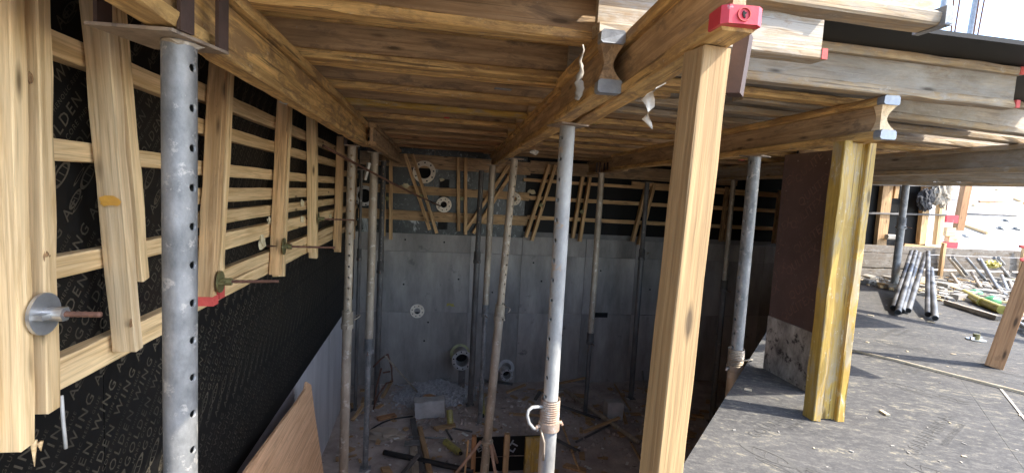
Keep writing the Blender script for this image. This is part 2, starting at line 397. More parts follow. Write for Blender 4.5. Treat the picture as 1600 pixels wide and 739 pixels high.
# ------------------------------------------------------------------ levels
ZB, ZT, ZD = .35, .55, .75              # underside of main beams, underside of joists, underside of deck sheets
ZS, ZF = -1.08, -3.10                   # black work platform, pit floor
XW, YF = -1.05, 7.86                    # left formwork face, far wall face
G_BEAM = 'timber beams under the deck'

# ------------------------------------------------------------------ ground, pit, platform
struct('terrain', boxm(-300, 300, -300, 300, -3.6, -3.4, 'earth'))
def floor_mesh():
    vs, fs = [], []; from_n = __import__('mathutils').noise
    nx, ny = 60, 70
    for i in range(nx+1):
        for j in range(ny+1):
            x = -1.3+8.6*i/nx; y = -1+9*j/ny
            vs.append((x, y, ZF+.035*from_n.noise(Vector((x*1.7, y*1.7, 0)))+.012*from_n.noise(Vector((x*9, y*9, 3)))))
    for i in range(nx):
        for j in range(ny): a = i*(ny+1)+j; fs.append((a, a+ny+1, a+ny+2, a+1))
    return mk('floor', vs, fs, 'floor', True)
struct('pit_floor', floor_mesh())
# far concrete wall: cast bays with recessed joints
wt = thing('concrete_wall', 'grey cast concrete far wall of the pit under the timber formwork', 'wall', T((0, YF, ZF)))
part('wall_core', boxm(-1.6, 7.4, .02, .3, -.3, 2.5, 'joint'), wt)
xs = [-1.2, -.62, .72, 1.55, 2.1, 2.62, 3.5, 4.3, 5.1, 5.9, 7.2]; zs = [-.2, 1.16, 2.12, 2.42]
for i in range(len(xs)-1):
    for j in range(len(zs)-1):
        e = R_.uniform(0, .008); g = .003
        part('cast_panel', boxm(xs[i]+g, xs[i+1]-g, -e, .022, zs[j]+.003, zs[j+1]-.003, 'concrete'), wt)
for (x, z) in [(-.3, 2.3), (.3, 2.28), (-.3, 1.6), (.1, 1.0), (.55, 1.7), (1.1, 1.5), (1.9, 1.7), (.05, .7), (1.75, 2.0), (2.9, 1.9), (3.8, 1.6), (2.3, .8)]:
    part('tie_hole', tube(.012, .014, 'void', 10), wt, frame((x, YF-.009, ZF+z), (x, YF+1, ZF+z)))
# left concrete wall
wl = thing('concrete_wall', 'smooth blue-grey concrete side wall below the black plywood formwork', 'wall', T((XW, 0, ZF)))
ys = [-1.5, 1.2, 3.6, 6.1, YF-.03]
for i in range(4): part('cast_panel', boxm(-.3, -.012-R_.uniform(0, .005), ys[i]+.003, ys[i+1]-.003, -.3, 1.36, 'concrete_l'), wl)

# diagonal retaining wall under the platform edge, platform of film-faced plywood sheets
E0, E1 = Vector((-.95, -.35)), Vector((6.74, 7.85))
ed = (E1-E0).normalized(); en = Vector((ed.y, -ed.x))          # en points away from the pit
pts = [E0, E1, E1+en*.25, E0+en*.25]
sw = thing('concrete_wall', 'dark concrete retaining wall under the edge of the plywood platform', 'wall', T((E0.x, E0.y, ZF)))
part('wall_core', prism([(p.x-E0.x, p.y-E0.y) for p in reversed(pts)], -.3, ZS-ZF-.08, 'concrete'), sw)
pf = struct('work_platform', prism([(p.x, p.y) for p in (E0+en*.012, Vector((-1.2, -4)), Vector((16, -4)), Vector((16, 7.9)), E1+en*.012)], ZS-.2, ZS-.021, 'ply_edge'))
sd = Vector((.93, .37)).normalized()     # sheet direction = along the edge, slightly rotated grid
def clip_poly(poly, p, nrm):
    out = []
    for i in range(len(poly)):
        a, b = poly[i], poly[(i+1) % len(poly)]; da, db = (a-p).dot(nrm), (b-p).dot(nrm)
        if da >= 0: out.append(a)
        if da*db < 0: out.append(a+(b-a)*(da/(da-db)))
    return out
o0 = E0.copy(); L_, W_ = 2.44, 1.22
for i in range(-1, 8):
    for j in range(0, 9):
        sh = (j % 2)*1.1
        a = o0+ed*(i*L_+sh)+en*(j*W_); g = .0006
        q = [a+ed*g+en*g, a+ed*(L_-g)+en*g, a+ed*(L_-g)+en*(W_-g), a+ed*g+en*(W_-g)]
        for p_, n_ in ((Vector((-1.2, -3.5)), Vector((0, 1))), (Vector((0, 7.85)), Vector((0, -1))), (Vector((15.5, 0)), Vector((-1, 0)))):
            if q: q = clip_poly(q, p_, n_)
        if len(q) < 3: continue
        q = list(reversed(q)); me = prism([(p.x-a.x, p.y-a.y) for p in q], -.019, R_.uniform(-.0005, .0005), 'slab')
        o = part('plywood_sheet', me, pf, T((a.x, a.y, ZS)))
sa_, sb_ = E0+ed*6.9-en*.0, E0+ed*10.95  # unseen wall added to block sun coming in between platform and deck
sun_screen = thing('formwork_wall', 'unseen dark shuttering added on the far platform edge to keep sun out', 'formwork', T((sa_.x, sa_.y, ZS)))
ln = (sb_-sa_).length; n_ = 4
for i in range(n_):
    c0 = sa_+ed*(ln*i/n_+.003); c1 = sa_+ed*(ln*(i+1)/n_-.003); q = [c0, c1, c1+en*.02, c0+en*.02]
    part('plywood_sheet', prism([(p.x-sa_.x, p.y-sa_.y) for p in reversed(q)], .003, 1.80, 'ply_black'), sun_screen)
for zz in (.3, .8, 1.3, 1.7):
    c0, c1 = sa_+en*.045, sb_+en*.045; part('batten', plank(ln, .045, .07, 'pine_old', int(zz*10)), sun_screen, frame((c0.x, c0.y, ZS+zz), (c1.x, c1.y, ZS+zz)))
# far pale slope with rubble behind the platform
def slope_mesh():
    nz = __import__('mathutils').noise; vs, fs = [], []
    for i in range(41):
        for j in range(31):
            x = 6+i*.6; y = 8.6+j*.45; vs.append((x, y, -1.0+j*.45*.30+.05*nz.noise(Vector((x, y, 0)))))
    for i in range(40):
        for j in range(30): a = i*31+j; fs.append((a, a+31, a+32, a+1))
    return mk('slope', vs, fs, 'pale_conc', True)
struct('blinding_slope', slope_mesh())
def slope_z(y): return -1.0+(y-8.6)*.30
def on_slope(u, v):
    d = ray(u, v); t = (-1.0-8.6*.3)/(d.z-.3*d.y); return d*t

# ------------------------------------------------------------------ timber I-beams (main beams and joists)
def hbeam(label, p0, p1, fm='flange', wm='web', group=None, caps=(None, None), chip=.009, holes=0, lower=None, wh=.16, web_in=(0, 0), seed=None):
    """p0,p1 = centre of the underside at both ends; 200 mm deep, 80 mm flanges"""
    p0, p1 = Vector(p0), Vector(p1); L = (p1-p0).length; W = frame(p0, p1)
    t = thing('timber_beam', label, 'timber beam', W, group)
    s = len(ROOT) if seed is None else seed
    part('flange', plank(L, .08, .04, lower or fm, s, ch=.006, chip=chip, rough=.001), t, W @ T((0, 0, .02)))
    part('flange', plank(L, .08, .04, fm, s+1, ch=.006, chip=chip*.5, rough=.001), t, W @ T((0, 0, .18)))
    part('web', boxm(web_in[0], L-web_in[1], -.0135, .0135, .0395, .1605, wm), t)
    for e, c in enumerate(caps):
        x0 = 0 if e == 0 else L; sg = -1 if e == 0 else 1
        if c == 'red_tips':
            for z in (.02, .18):
                part('painted_tip', boxm(min(x0-sg*.02, x0+sg*.0035), max(x0-sg*.02, x0+sg*.0035), -.0425, -.03, z-.019, z+.019, 'red_paint'), t)
        if c == 'red_cap':
            a = .04; pl = [(-a+.0, -.0425), (.012, -.0425), (.022, -.03), (.022, .03), (.012, .0425), (-a, .0425)]
            pl = [(x0+sg*x, y) for x, y in pl]
            if sg < 0: pl = pl[::-1]
            cap = part('end_cap', prism(pl, .008, .044, 'red'), t)
            Wc = W @ T((x0+sg*.0222, 0, .026)) @ Matrix.Rotation(math.pi if sg < 0 else 0, 4, 'Z')
            part('raised_ring', ringm(.0135, .0115, .003, 'red_paint', 24), cap, Wc)
            part('emblem', prism([(-.007, -.002), (-.001, -.004), (.006, -.001), (.007, .003), (.001, .001), (-.003, .005), (-.004, .001)], 0, .0025, 'void'), cap, Wc @ Matrix.Rotation(rad(90), 4, 'Y'))
        if c == 'steel':
            for z in (.02, .18):
                part('steel_shoe', plank(.042, .085, .044, 'blue_steel', 3, ch=.008, rough=.0006, seg=.02), t, W @ T((x0-.006 if e == 0 else x0-.036, 0, z)))
            n_ = 10; pr = [(.0, -.004), (.0, .12)]; cv = [((.05+.022*math.sin(math.pi*i/n_)) , .12*(1-i/n_)) for i in range(n_+1)]
            vs_ = []; fs_2 = []
            for i in range(n_+1):
                u_ = i/n_; xx = x0-sg*(.004+.026*math.sin(math.pi*u_)); hw = .016+.024*abs(2*u_-1)**1.6; zz = .041+.118*u_
                vs_ += [(xx, -hw, zz), (xx, hw, zz), (x0-sg*.06, hw*.9, zz), (x0-sg*.06, -hw*.9, zz)]
            for i in range(n_):
                for j in range(4): fs_2.append((i*4+j, i*4+(j+1) % 4, i*4+4+(j+1) % 4, i*4+4+j))
            part('flared_web_end', mk('web_end', vs_, fs_2, 'web' if p0.x < 1 else 'pine_pale'), t)
    for i in range(holes):
        for sd_ in (-1, 1): part('bolt_hole', tube(.002, .009, 'void', 12), t, W @ T((.25+i*.16, sd_*.0136, .1)) @ Matrix.Rotation(rad(90*sd_), 4, 'Z'))
    return t
A1 = hbeam('long yellow-brown main timber beam running over the left row of props', (-.655, -.5, ZB), (-.565, 4.78, ZB), group=None, wm='flange', chip=.014)
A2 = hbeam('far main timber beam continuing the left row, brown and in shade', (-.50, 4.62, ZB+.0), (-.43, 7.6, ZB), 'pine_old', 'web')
B1 = hbeam('weathered main timber beam with a red plastic cap on its near end', (.606, .955, ZB), (.745, 2.52, ZB), 'flange', 'web', caps=('red_cap', None), chip=.009)
B2 = hbeam('short timber beam with grey steel end shoes lying against the red-capped beam', (.585, 1.62, ZB), (.625, 2.36, ZB), 'flange', 'web', caps=('steel', None), web_in=(.05, 0))
B3 = hbeam('middle main timber beam running to the far wall past the lapped pair', (.655, 2.42, ZB), (.95, 7.5, ZB), 'flange', 'web')
C1 = hbeam('long brown main timber beam with grey steel shoes on its near end', (2.13, 2.06, ZB), (2.29, 6.0, ZB), 'flange', 'web', caps=('steel', None), web_in=(.045, 0), chip=.004)
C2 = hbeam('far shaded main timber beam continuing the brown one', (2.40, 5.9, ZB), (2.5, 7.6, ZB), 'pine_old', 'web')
D1 = hbeam('main timber beam crossing at the right edge with one pale bolt hole', (4.22, 2.2, ZB), (4.24, 7.0, ZB), 'flange_grey', 'web_grey', holes=1)
E1b = hbeam('outermost main timber beam seen just under the right-hand one', (6.72, 2.9, ZB), (5.0, 6.2, ZB), 'flange_grey', 'web_grey')

def joist(label, x0, y0, x1, y1, fm='flange', wm='web', **k):
    return hbeam(label, (x0, y0, ZT+.002), (x1, y1, ZT+.002), fm, wm, **k)
joist('grey-brown joist with a bright yellow underside nearest to the camera on the left', -1.0, 1.765, 1.02, 1.81, 'flange', 'web')
joist('short joist with red painted tips, its side lit white by the sun', .55, 1.70, 1.43, 1.715, 'flange_white', 'flange_white', caps=(None, 'red_tips'))
joist('topmost foreground joist, cement-white, ending in a bent steel plate', .52, 1.285, 1.45, 1.31, 'flange_white', 'flange_white', lower='flange_grey')
joist('grey joist with two bolt holes and a red tip reaching furthest right', .75, 2.06, 2.86, 2.10, 'flange_grey', 'web_grey', caps=(None, 'red_tips'))
left = [(2.43, 2.39, 'flange', 'second joist from the front in the left bay'), (2.52, 2.56, 'flange', 'joist lying close against the second one in the left bay'),
        (3.07, 3.11, 'flange', 'joist with a yellow worn edge in the middle of the left bay'), (3.66, 3.69, 'yellow_paint', 'joist painted bright yellow across the left bay'),
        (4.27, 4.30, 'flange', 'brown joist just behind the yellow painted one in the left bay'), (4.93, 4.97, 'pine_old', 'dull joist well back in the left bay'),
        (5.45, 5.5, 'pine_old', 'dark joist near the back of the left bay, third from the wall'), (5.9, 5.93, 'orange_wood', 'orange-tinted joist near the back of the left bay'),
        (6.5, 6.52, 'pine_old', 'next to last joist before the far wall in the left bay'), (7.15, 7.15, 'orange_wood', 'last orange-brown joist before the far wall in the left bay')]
for y0, y1, m, lb in left: joist(lb, -1.0, y0, 1.25, y1, m, 'web')
right = [(.62, 2.30, 2.35, 2.38, 'flange', 'web_grey', 3, 'joist with three bolt holes behind the beam overhang in the right bay'),
         (1.6, 2.46, 4.75, 2.80, 'flange_grey', 'web_grey', 0, 'long skewed grey joist crossing the right beam'),
         (.8, 2.72, 4.7, 3.06, 'flange_grey', 'web_grey', 0, 'second skewed grey joist crossing the right beam'),
         (1.0, 3.07, 4.6, 3.36, 'flange_grey', 'web_grey', 0, 'third grey joist crossing the right beam'),
         (.7, 3.62, 4.7, 3.78, 'flange', 'web', 0, 'brown joist midway back in the right bay'),
         (.72, 4.2, 6.3, 4.36, 'flange', 'web', 0, 'long brown joist reaching the outermost beam'),
         (.75, 4.85, 5.9, 4.92, 'flange', 'web', 0, 'yellow-edged joist further back in the right bay'),
         (.8, 5.5, 5.6, 5.55, 'flange', 'web', 0, 'brown joist at two thirds depth of the right bay'),
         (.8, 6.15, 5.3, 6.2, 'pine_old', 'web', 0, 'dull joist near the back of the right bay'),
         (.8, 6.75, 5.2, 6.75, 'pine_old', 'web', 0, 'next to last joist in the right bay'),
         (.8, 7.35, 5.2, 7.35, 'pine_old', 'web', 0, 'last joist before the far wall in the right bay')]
for x0, y0, x1, y1, fm, wm, hl, lb in right: joist(lb, x0, y0, x1, y1, fm, wm, holes=hl)
for i, y in enumerate((.8, 1.25)): joist(['joist at the front edge of the deck above the camera', 'second joist of the deck above the camera'][i], -1.0, y, .5, y, 'flange', 'web')
# bent plate on the end of the cement-white joist
jp = AY(1440, 42, 1.3); W = T((1.455, 1.31, ZT))
solo('bent_plate', sweep([(0, -.05, .0), (.03, -.045, .015), (.045, 0, .03), (.03, .045, .07), (.028, .046, .17)], .005, 'blue_steel', 6), 'bent grey steel strap on the end of the cement-white joist', 'bracket', W)
part('strap_plate', boxm(-.004, .02, -.05, .05, .0, .055, 'steel'), bpy.data.objects['bent_plate'])

# deck sheets
dk = thing('deck_sheeting', 'film-faced plywood sheets laid on the joists, dark underside showing', 'plywood deck', T((0, 0, ZD)))
def deck(x0, x1, y0, y1, mat='ply_under'):
    part('plywood_sheet', boxm(x0+.002, x1-.002, y0+.002, y1-.002, .0035, .0225+R_.uniform(0, .001), mat), dk)
for a, b in ((-1.04, .62),): 
    deck(a, b, .75, 1.82)
xs_ = [-1.04, 1.4, 3.84]
for j, (y0, y1) in enumerate(((1.82, 3.04), (3.04, 4.26), (4.26, 5.48), (5.48, 6.7), (6.7, 7.84))):
    for i in range(2): deck(xs_[i], xs_[i+1], y0, y1, 'ply_black' if (i == 1 and j == 0) else 'ply_under')
    if j: deck(3.84, 6.2, max(y0, 3.3), y1)
for y0, y1 in ((5.2, 6.4), (6.4, 7.84)): deck(6.2, 8.3, y0, y1)  # hidden sheets added to keep sun off the far wall and pit floor
# upright dark edge board behind the grey joist top
solo('patch_plate', boxm(-.045, .045, -.018, .018, -.004, 0, 'steel'), 'small grey plate nailed under a joist in the left bay', 'plate', T(AZ(786, 139, ZT-.001)))
solo('red_tape', boxm(-.02, .02, -.03, .03, -.003, 0, 'red_paint'), 'scrap of red tape stuck on a joist in the left bay', 'tape', T(AZ(698, 184, ZT-.001)))
solo('red_tape', boxm(-.015, .015, -.02, .02, -.003, 0, 'red_paint'), 'orange-red tape scrap hanging by the head of the grey prop at the platform edge', 'tape', T(AZ(1159, 250, ZB-.002)))
# ------------------------------------------------------------------ head plates and props
def fork(prop, x, y, z, rot, prongs=4, size=.13, mat='plate', h=.14):
    W = T((x, y, z)) @ Matrix.Rotation(rad(rot), 4, 'Z')
    s = size/2
    pl = part('head_plate', prism([(-s, -s), (s, -s), (s, s), (-s, s)], -.008, 0, mat), prop, W)
    for i in range(prongs):
        sx, sy = ((1, 1), (1, -1), (-1, -1), (-1, 1))[i]
        part('prong', boxm(sx*(s-.011)-.011, sx*(s-.011)+.011, sy*(s-.004)-.004, sy*(s-.004)+.004, .0005, h, 'prong'), pl)
    return pl
def prop(label, x, y, ztop, zcol, zbot, r_up=.038, r_lo=.043, mu='steel', ml='steel_dirty', holes='up', rot=0, head='plate', hrot=0, collar_rot=0, handle='ring', lean=(0, 0), tripod=False, mc=None):
    """steel post shore: upper tube to the collar nut, lower tube to the floor plate"""
    top = Vector((x, y, ztop)); bot = Vector((x+lean[0], y+lean[1], zbot)); W = frame(bot, top, (math.cos(rad(rot)), math.sin(rad(rot)), 0))
    L = (top-bot).length; lc = (zcol-zbot)/(ztop-zbot)*L
    t = thing('steel_prop', label, 'steel prop', T(bot), 'steel props carrying the deck')
    if holes == 'up': up = holetube(L-lc, r_up, mu)
    else: up = tube(L-lc, r_up, mu, 22)
    part('upper_tube', up, t, W @ T((lc, 0, 0)))
    if holes == 'low': lo = holetube(lc, r_lo, ml)
    else: lo = tube(lc, r_lo, ml, 22)
    part('lower_tube', lo, t, W)
    big = max(r_up, r_lo); mc = mc or ml
    # threaded sleeve: rings, nut with two ears
    Lt = .13; rings = []
    vs, fs = [], []; n = 20; m = 22
    for i in range(m):
        q = big+.002+(.0065 if i % 2 else 0)
        for j in range(n): vs.append((lc+.03+Lt*i/m, q*math.cos(2*math.pi*j/n), q*math.sin(2*math.pi*j/n)))
    for i in range(m-1):
        for j in range(n): fs.append((i*n+j, (i+1)*n+j, (i+1)*n+(j+1) % n, i*n+(j+1) % n))
    part('thread', mk('thread', vs, fs, mc, False), t, W)
    Wc = W @ T((lc-.01, 0, 0)) @ Matrix.Rotation(rad(collar_rot), 4, 'X')
    col = part('collar_nut', tube(.045, big+.012, mc, 20), t, Wc)
    for s in (-1, 1): part('ear', sweep([(.022, s*(big+.004), 0), (.024, s*(big+.028), 0), (.008, s*(big+.036), .004)], .009, 'rust_light' if s < 0 else mc, 8, rr=[.012, .01, .008]), col)
    if handle == 'ring':
        part('pin_ring', sweep(arc((.09, 0, big+.01), big+.022, 0, 290, (0, 1, 0), (.45, 0, .9), 16), .005, 'steel_dirty', 6), col)
    elif handle == 'hook':
        b = big
        pts_ = [(.125, b*.9, 0), (.128, b+.03, 0), (.13, b+.062, 0), (.118, b+.083, .0), (.09, b+.088, 0), (.05, b+.075, 0), (.02, b+.05, 0), (.004, b+.022, 0)]
        part('pin_hook', sweep(pts_, .0085, 'steel_white', 10), col)
        part('pin_tail', sweep([(.01, b+.01, .012), (-.01, b+.012, .03), (-.05, b-.0, .035), (-.1, b-.004, .03), (-.15, b-.01, .024)], .006, 'steel_dirty', 8), col)
    else:
        part('pin', sweep([(.03, -big-.03, 0), (.03, big+.06, .0), (.02, big+.11, .01)], .005, 'rust', 6), col)
    if head == 'fork': fork(t, x, y, ztop+.008, hrot, 4)
    elif head == 'plate': fork(t, x, y, ztop+.008, hrot, 0, .15)
    part('base_plate', boxm(-.0, .008, -.06, .06, -.06, .06, ml), t, W)
    if tripod:
        tl = part('tripod_clamp', tube(.035, big+.016, 'steel_dirty', 18), t, W @ T((tripod, 0, 0)))
        for k in range(3):
            a = rad(90+120*k+20)
            part('tripod_leg', sweep([(tripod+.02, math.cos(a)*(big+.02), math.sin(a)*(big+.02)), (.01, math.cos(a)*.36, math.sin(a)*.36)], .017, 'rust_light', 8), t, W)
    return t
zt = ZB-.009
P0 = prop('thick galvanised prop with a fork head closest to the camera at left', -.628, 1.42, zt-.008, -1.7, ZF, .0395, .045, 'steel', 'steel', rot=70, head=None, handle='pin')
# fork head of the near prop: large rhombic plate turned under the beam
def rhomb(prop_, x, y, z, corners, prs, mat='plate'):
    W = T((x, y, z)); c = [(cx-x, cy-y) for cx, cy in corners]
    pl = part('head_plate', prism(c, -.008, 0, mat), prop_, W)
    part('weld', blob(.043, 'steel_dirty', 4, (1.1, 1.1, .35)), pl, W @ T((0, 0, -.012)))
    for (px_, py_, a, wd, hh) in prs:
        part('prong', boxm(-wd/2, wd/2, -.005, .005, .0005, hh, 'prong'), pl, T((px_, py_, z)) @ Matrix.Rotation(rad(a), 4, 'Z'))
cs = [AZ(148, 26, zt) for _ in (0,)]+[AZ(306, 72, zt), AZ(396, 77, zt), AZ(300, 34, zt)]
cx0 = [(v.x, v.y) for v in cs]
rhomb(P0, -.628, 1.42, zt, [(-.79, 1.335), (-.60, 1.32), (-.545, 1.51), (-.735, 1.525)], [(-.585, 1.355, 75, .045, .15), (-.555, 1.49, 75, .04, .15), (-.765, 1.36, 75, .04, .15), (-.735, 1.5, 75, .04, .13)])
P1 = prop('perforated prop with a wire ring on its collar below the left main beam', -.675, 4.70, zt, -1.31, ZF, .037, .043, 'steel_dirty', 'steel_dirty', rot=8, head='fork', hrot=4)
P2 = prop('upside-down prop with a thin shiny lower tube standing in the left corner', -.55, 5.42, zt, -1.78, ZF, .042, .030, 'steel_dirty', 'steel', holes=None, head='fork', handle='pin')
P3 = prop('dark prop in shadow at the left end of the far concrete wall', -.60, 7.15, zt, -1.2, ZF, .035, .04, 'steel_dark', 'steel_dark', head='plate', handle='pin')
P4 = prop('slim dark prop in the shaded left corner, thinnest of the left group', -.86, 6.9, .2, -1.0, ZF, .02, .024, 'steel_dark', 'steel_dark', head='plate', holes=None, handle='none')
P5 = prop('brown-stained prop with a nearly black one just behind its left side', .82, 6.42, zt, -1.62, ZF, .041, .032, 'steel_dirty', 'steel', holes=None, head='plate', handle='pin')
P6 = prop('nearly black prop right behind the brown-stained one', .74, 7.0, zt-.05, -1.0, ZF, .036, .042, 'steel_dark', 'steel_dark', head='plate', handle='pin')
P7 = prop('prop carried by a rusty tripod at the bottom centre of the pit', .86, 5.02, zt, -1.30, ZF, .037, .045, 'steel_dirty', 'steel_dirty', rot=33, head='plate', hrot=12, handle='ring', tripod=.46, lean=(-.15, 0))
P8 = prop('bright cement-white prop with a hooked pin in the middle of the pit', .668, 2.41, zt, -1.19, ZF, .0375, .043, 'steel_white', 'steel_white', rot=298, head='plate', hrot=14, handle='hook', mc='pink_rust', collar_rot=-12)
P9 = prop('grey prop in front of the slot in the concrete wall', 2.36, 6.62, zt, -2.05, ZF, .042, .03, 'steel_dirty', 'steel_dark', holes=None, head='fork', handle='pin')
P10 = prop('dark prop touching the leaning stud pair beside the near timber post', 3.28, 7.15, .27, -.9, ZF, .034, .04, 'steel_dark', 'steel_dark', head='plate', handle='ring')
P11 = prop('grey prop beside the edge of the plywood platform under the right beam', 2.225, 3.16, zt, -1.17, ZF, .041, .047, 'steel', 'steel_dirty', rot=282, head='plate', hrot=30)
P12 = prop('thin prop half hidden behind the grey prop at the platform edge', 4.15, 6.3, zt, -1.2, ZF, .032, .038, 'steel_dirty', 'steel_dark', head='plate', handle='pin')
P13 = prop('grey prop standing on the platform before the far shuttering at right', 6.93, 6.3, .55, -.2, ZS, .045, .05, 'steel', 'steel', holes=None, head='plate', handle='none')

# ------------------------------------------------------------------ timber post under the red cap, purple offcut, hanging bits
solo_timber('timber_post', (.585, 1.09, ZS), (.618, 1.085, ZB-.004), .072, .078, 'pine_post', 'pale square timber post propping the red-capped beam end', 'timber post', (math.cos(rad(276)), math.sin(rad(276)), 0), rough=.0006)
W = frame(AY(1148, 150, 1.2), AY(1163, 62, 1.2), (.7, -.7, 0))
solo('plywood_offcut', boxm(0, .15, -.012, .03, -.018, .018, 'prong'), 'small purple-brown board hanging beside the red cap', 'board', W)

def drip(pts_, r, mat, seed):
    rr = [r*(1+.5*math.sin(i*2.3+seed)) for i in range(len(pts_))]; return sweep(pts_, r, mat, 7, rr=rr)
d0 = AY(911, 70, 1.62); d1 = AY(903, 155, 1.62)
pl_ = [d0.lerp(d1, i/10)+Vector((math.sin(i*1.7)*.004, math.cos(i*2.1)*.004, 0)) for i in range(11)]
solo('mortar_drip', sweep(pl_, .008, 'plaster', 8, rr=[.003, .003, .004, .005, .006, .009, .013, .016, .015, .014, .009]), 'grey mortar drip hanging on the side of the shoed short beam', 'mortar drip')
solo('mortar_splash', blob(.035, 'plaster', 9, (1, .25, .6)), 'grey mortar lump dried on the underside near the lapped beams', 'mortar lump', T(AZ(835, 238, ZB-.004)))
def ribbon(pts_, wd, mat, seed=0):
    vs, fs = [], []; q = random.Random(seed)
    for i, p in enumerate(pts_):
        a = i*.9; s = Vector((math.cos(a), math.sin(a)*.5, 0))*wd[i]/2
        for k in (-1, -.3, .4, 1): vs.append(Vector(p)+s*k+Vector((0, math.sin(k*5+i)*.006, 0)))
    n = len(pts_)
    for i in range(n-1):
        for k in range(3): fs.append((i*4+k, i*4+k+1, (i+1)*4+k+1, (i+1)*4+k))
    m = len(vs); vs += [v+Vector((0, .002, 0)) for v in vs]; fs += [tuple(m+x for x in reversed(f)) for f in fs]
    return mk('ribbon', vs, fs, mat, True)
rp = [AY(u, v, 1.9) for u, v in ((1040, 130), (1028, 137), (1016, 146), (1013, 156), (1016, 166), (1012, 176), (1009, 186), (1014, 192), (1019, 202))]
solo('torn_wrapping', ribbon(rp, [.006, .02, .05, .052, .042, .03, .034, .022, .006], 'white', 3), 'torn white wrapping strip hanging from the underside of the red-capped beam', 'wrapping')

# yellow beam offcut standing on the platform + brown board behind it
yb, yt = Vector((2.085, 2.20, ZS+.001)), Vector((2.125, 2.235, ZB-.003))
Wy = frame(yb, yt, (math.cos(rad(266)), math.sin(rad(266)), 0))
yp = thing('beam_post', 'yellow painted timber I-beam offcut standing upright under the shoed beam end', 'beam post', Wy)
Ly = (yt-yb).length
for s in (-1, 1): part('flange', plank(Ly, .042, .085, 'yellow_paint', 40+s, ch=.004, chip=.006, rough=.0014), yp, Wy @ T((0, s*.066, 0)))
part('web', boxm(.003, Ly-.002, -.0455, .0455, -.014, .014, 'yellow_paint'), yp)
for s in (-1, 1): part('web_ridge', plank(Ly-.002, .012, .036, 'yellow_paint', 48+s, rough=.0008), yp, Wy @ T((0, s*.0395, 0)))
# board: lower part smeared with cement
q0, q1 = AZ(1195, 575, ZS+.004), AZ(1262, 612, ZS+.004)
dv = (q1-q0); dv.z = 0; dn = dv.normalized()
q1 = q0+dn*.42
Wb = frame(q0, q1)
bd = thing('plywood_board', 'red-brown film-faced board standing upright behind the yellow post, its foot smeared grey', 'plywood board', Wb)
part('film_face', boxm(0, .42, -.009, .009, .36, ZB-ZS-.012, 'ply_brown'), bd)
part('smeared_foot', boxm(-.004, .425, -.011, .010, 0, .357, 'ply_cem'), bd)
items = []
for k in range(7):
    tm = textmesh('QULITEX', .075, 'print_brown', .0008)
    for j in range(3):
        items.append((tm, Wb @ T((-.16+j*.3+.05*(k % 2), 0, .36+k*.145)) @ Matrix.Rotation(rad(90), 4, 'X') @ Matrix.Rotation(rad(38), 4, 'Z')))
# clip the print to the board face
def clip_items(items, test, off, mat):
    vs, fs = [], []
    for me, m in items:
        if me is None: continue
        for p in me.polygons:
            q = [m @ me.vertices[i].co for i in p.vertices]
            if all(test(v) for v in q):
                k = len(vs); vs += [v+off for v in q]; fs.append(tuple(range(k, k+len(q))))
    return mk('print', vs, fs, mat) if vs else None
iv = Wb.inverted()
nb = (Wb.to_3x3() @ Vector((0, -1, 0))).normalized()
def tb(v): q = iv @ v; return .01 < q.x < .41 and .37 < q.z < ZB-ZS-.02
sgn = -1 if nb.dot(-q0) > 0 else 1
pm = clip_items(items, tb, (Wb.to_3x3() @ Vector((0, sgn*.0098, 0))), 'print_brown')
if pm: part('printed_lettering', pm, bd, Matrix(), kind='stuff')

# ------------------------------------------------------------------ LEFT FORMWORK
lf = thing('formwork_wall', 'black film-faced left wall formwork with pale battens and paired studs', 'formwork', T((XW, 0, 0)))
zb_ = -1.745
seams = [-.6, .62, 1.84, 3.078, 4.47, 5.7, 6.9, YF-.02]
part('backing_board', boxm(-.05, -.0185, -.6, YF, zb_+.02, .75, 'ply_edge'), lf)
for i in range(len(seams)-1):
    part('plywood_sheet', boxm(-.018, -R_.uniform(0, .0015), seams[i]+.0015, seams[i+1]-.0015, zb_+R_.uniform(0, .004), .752, 'ply_black'), lf)
def batten(y0, y1, z0, z1, mat='pine', x=XW, th=.045):
    z = (z0+z1)/2; timber(lf, 'batten', (x+th/2+.001, y0, z+R_.uniform(-.003, .003)), (x+th/2+.001, y1, z+R_.uniform(-.003, .003)), th, abs(z1-z0), mat, rough=.0008)
for a, c in ((.30, .37), (.022, .082), (-.306, -.243), (-.628, -.535)): batten(-.3, 2.42, a, c, 'pine')
for a, c in ((.34, .416), (.188, .256), (.008, .073), (-.124, -.051), (-.228, -.161), (-.369, -.28), (-.612, -.54), (-.532, -.462)): batten(2.43, 6.3, a, c, 'pine')
for a, c in ((.3, .37), (.1, .17), (-.1, -.03), (-.35, -.28), (-.6, -.53)): batten(6.31, 7.7, a, c, 'pine_old')
def stud(pt, pb, wd, mat, x0, th=.045, label=None):
    """pt, pb = pixel centre at top and bottom of the visible face; the face lies at x0"""
    a = AX(pt[0], pt[1], x0); b_ = AX(pb[0], pb[1], x0); a.x -= wd/2; b_.x -= wd/2
    return timber(lf, 'stud', b_, a, th, wd, mat, (1, 0, 0), label, rough=.001)
XS = -.925
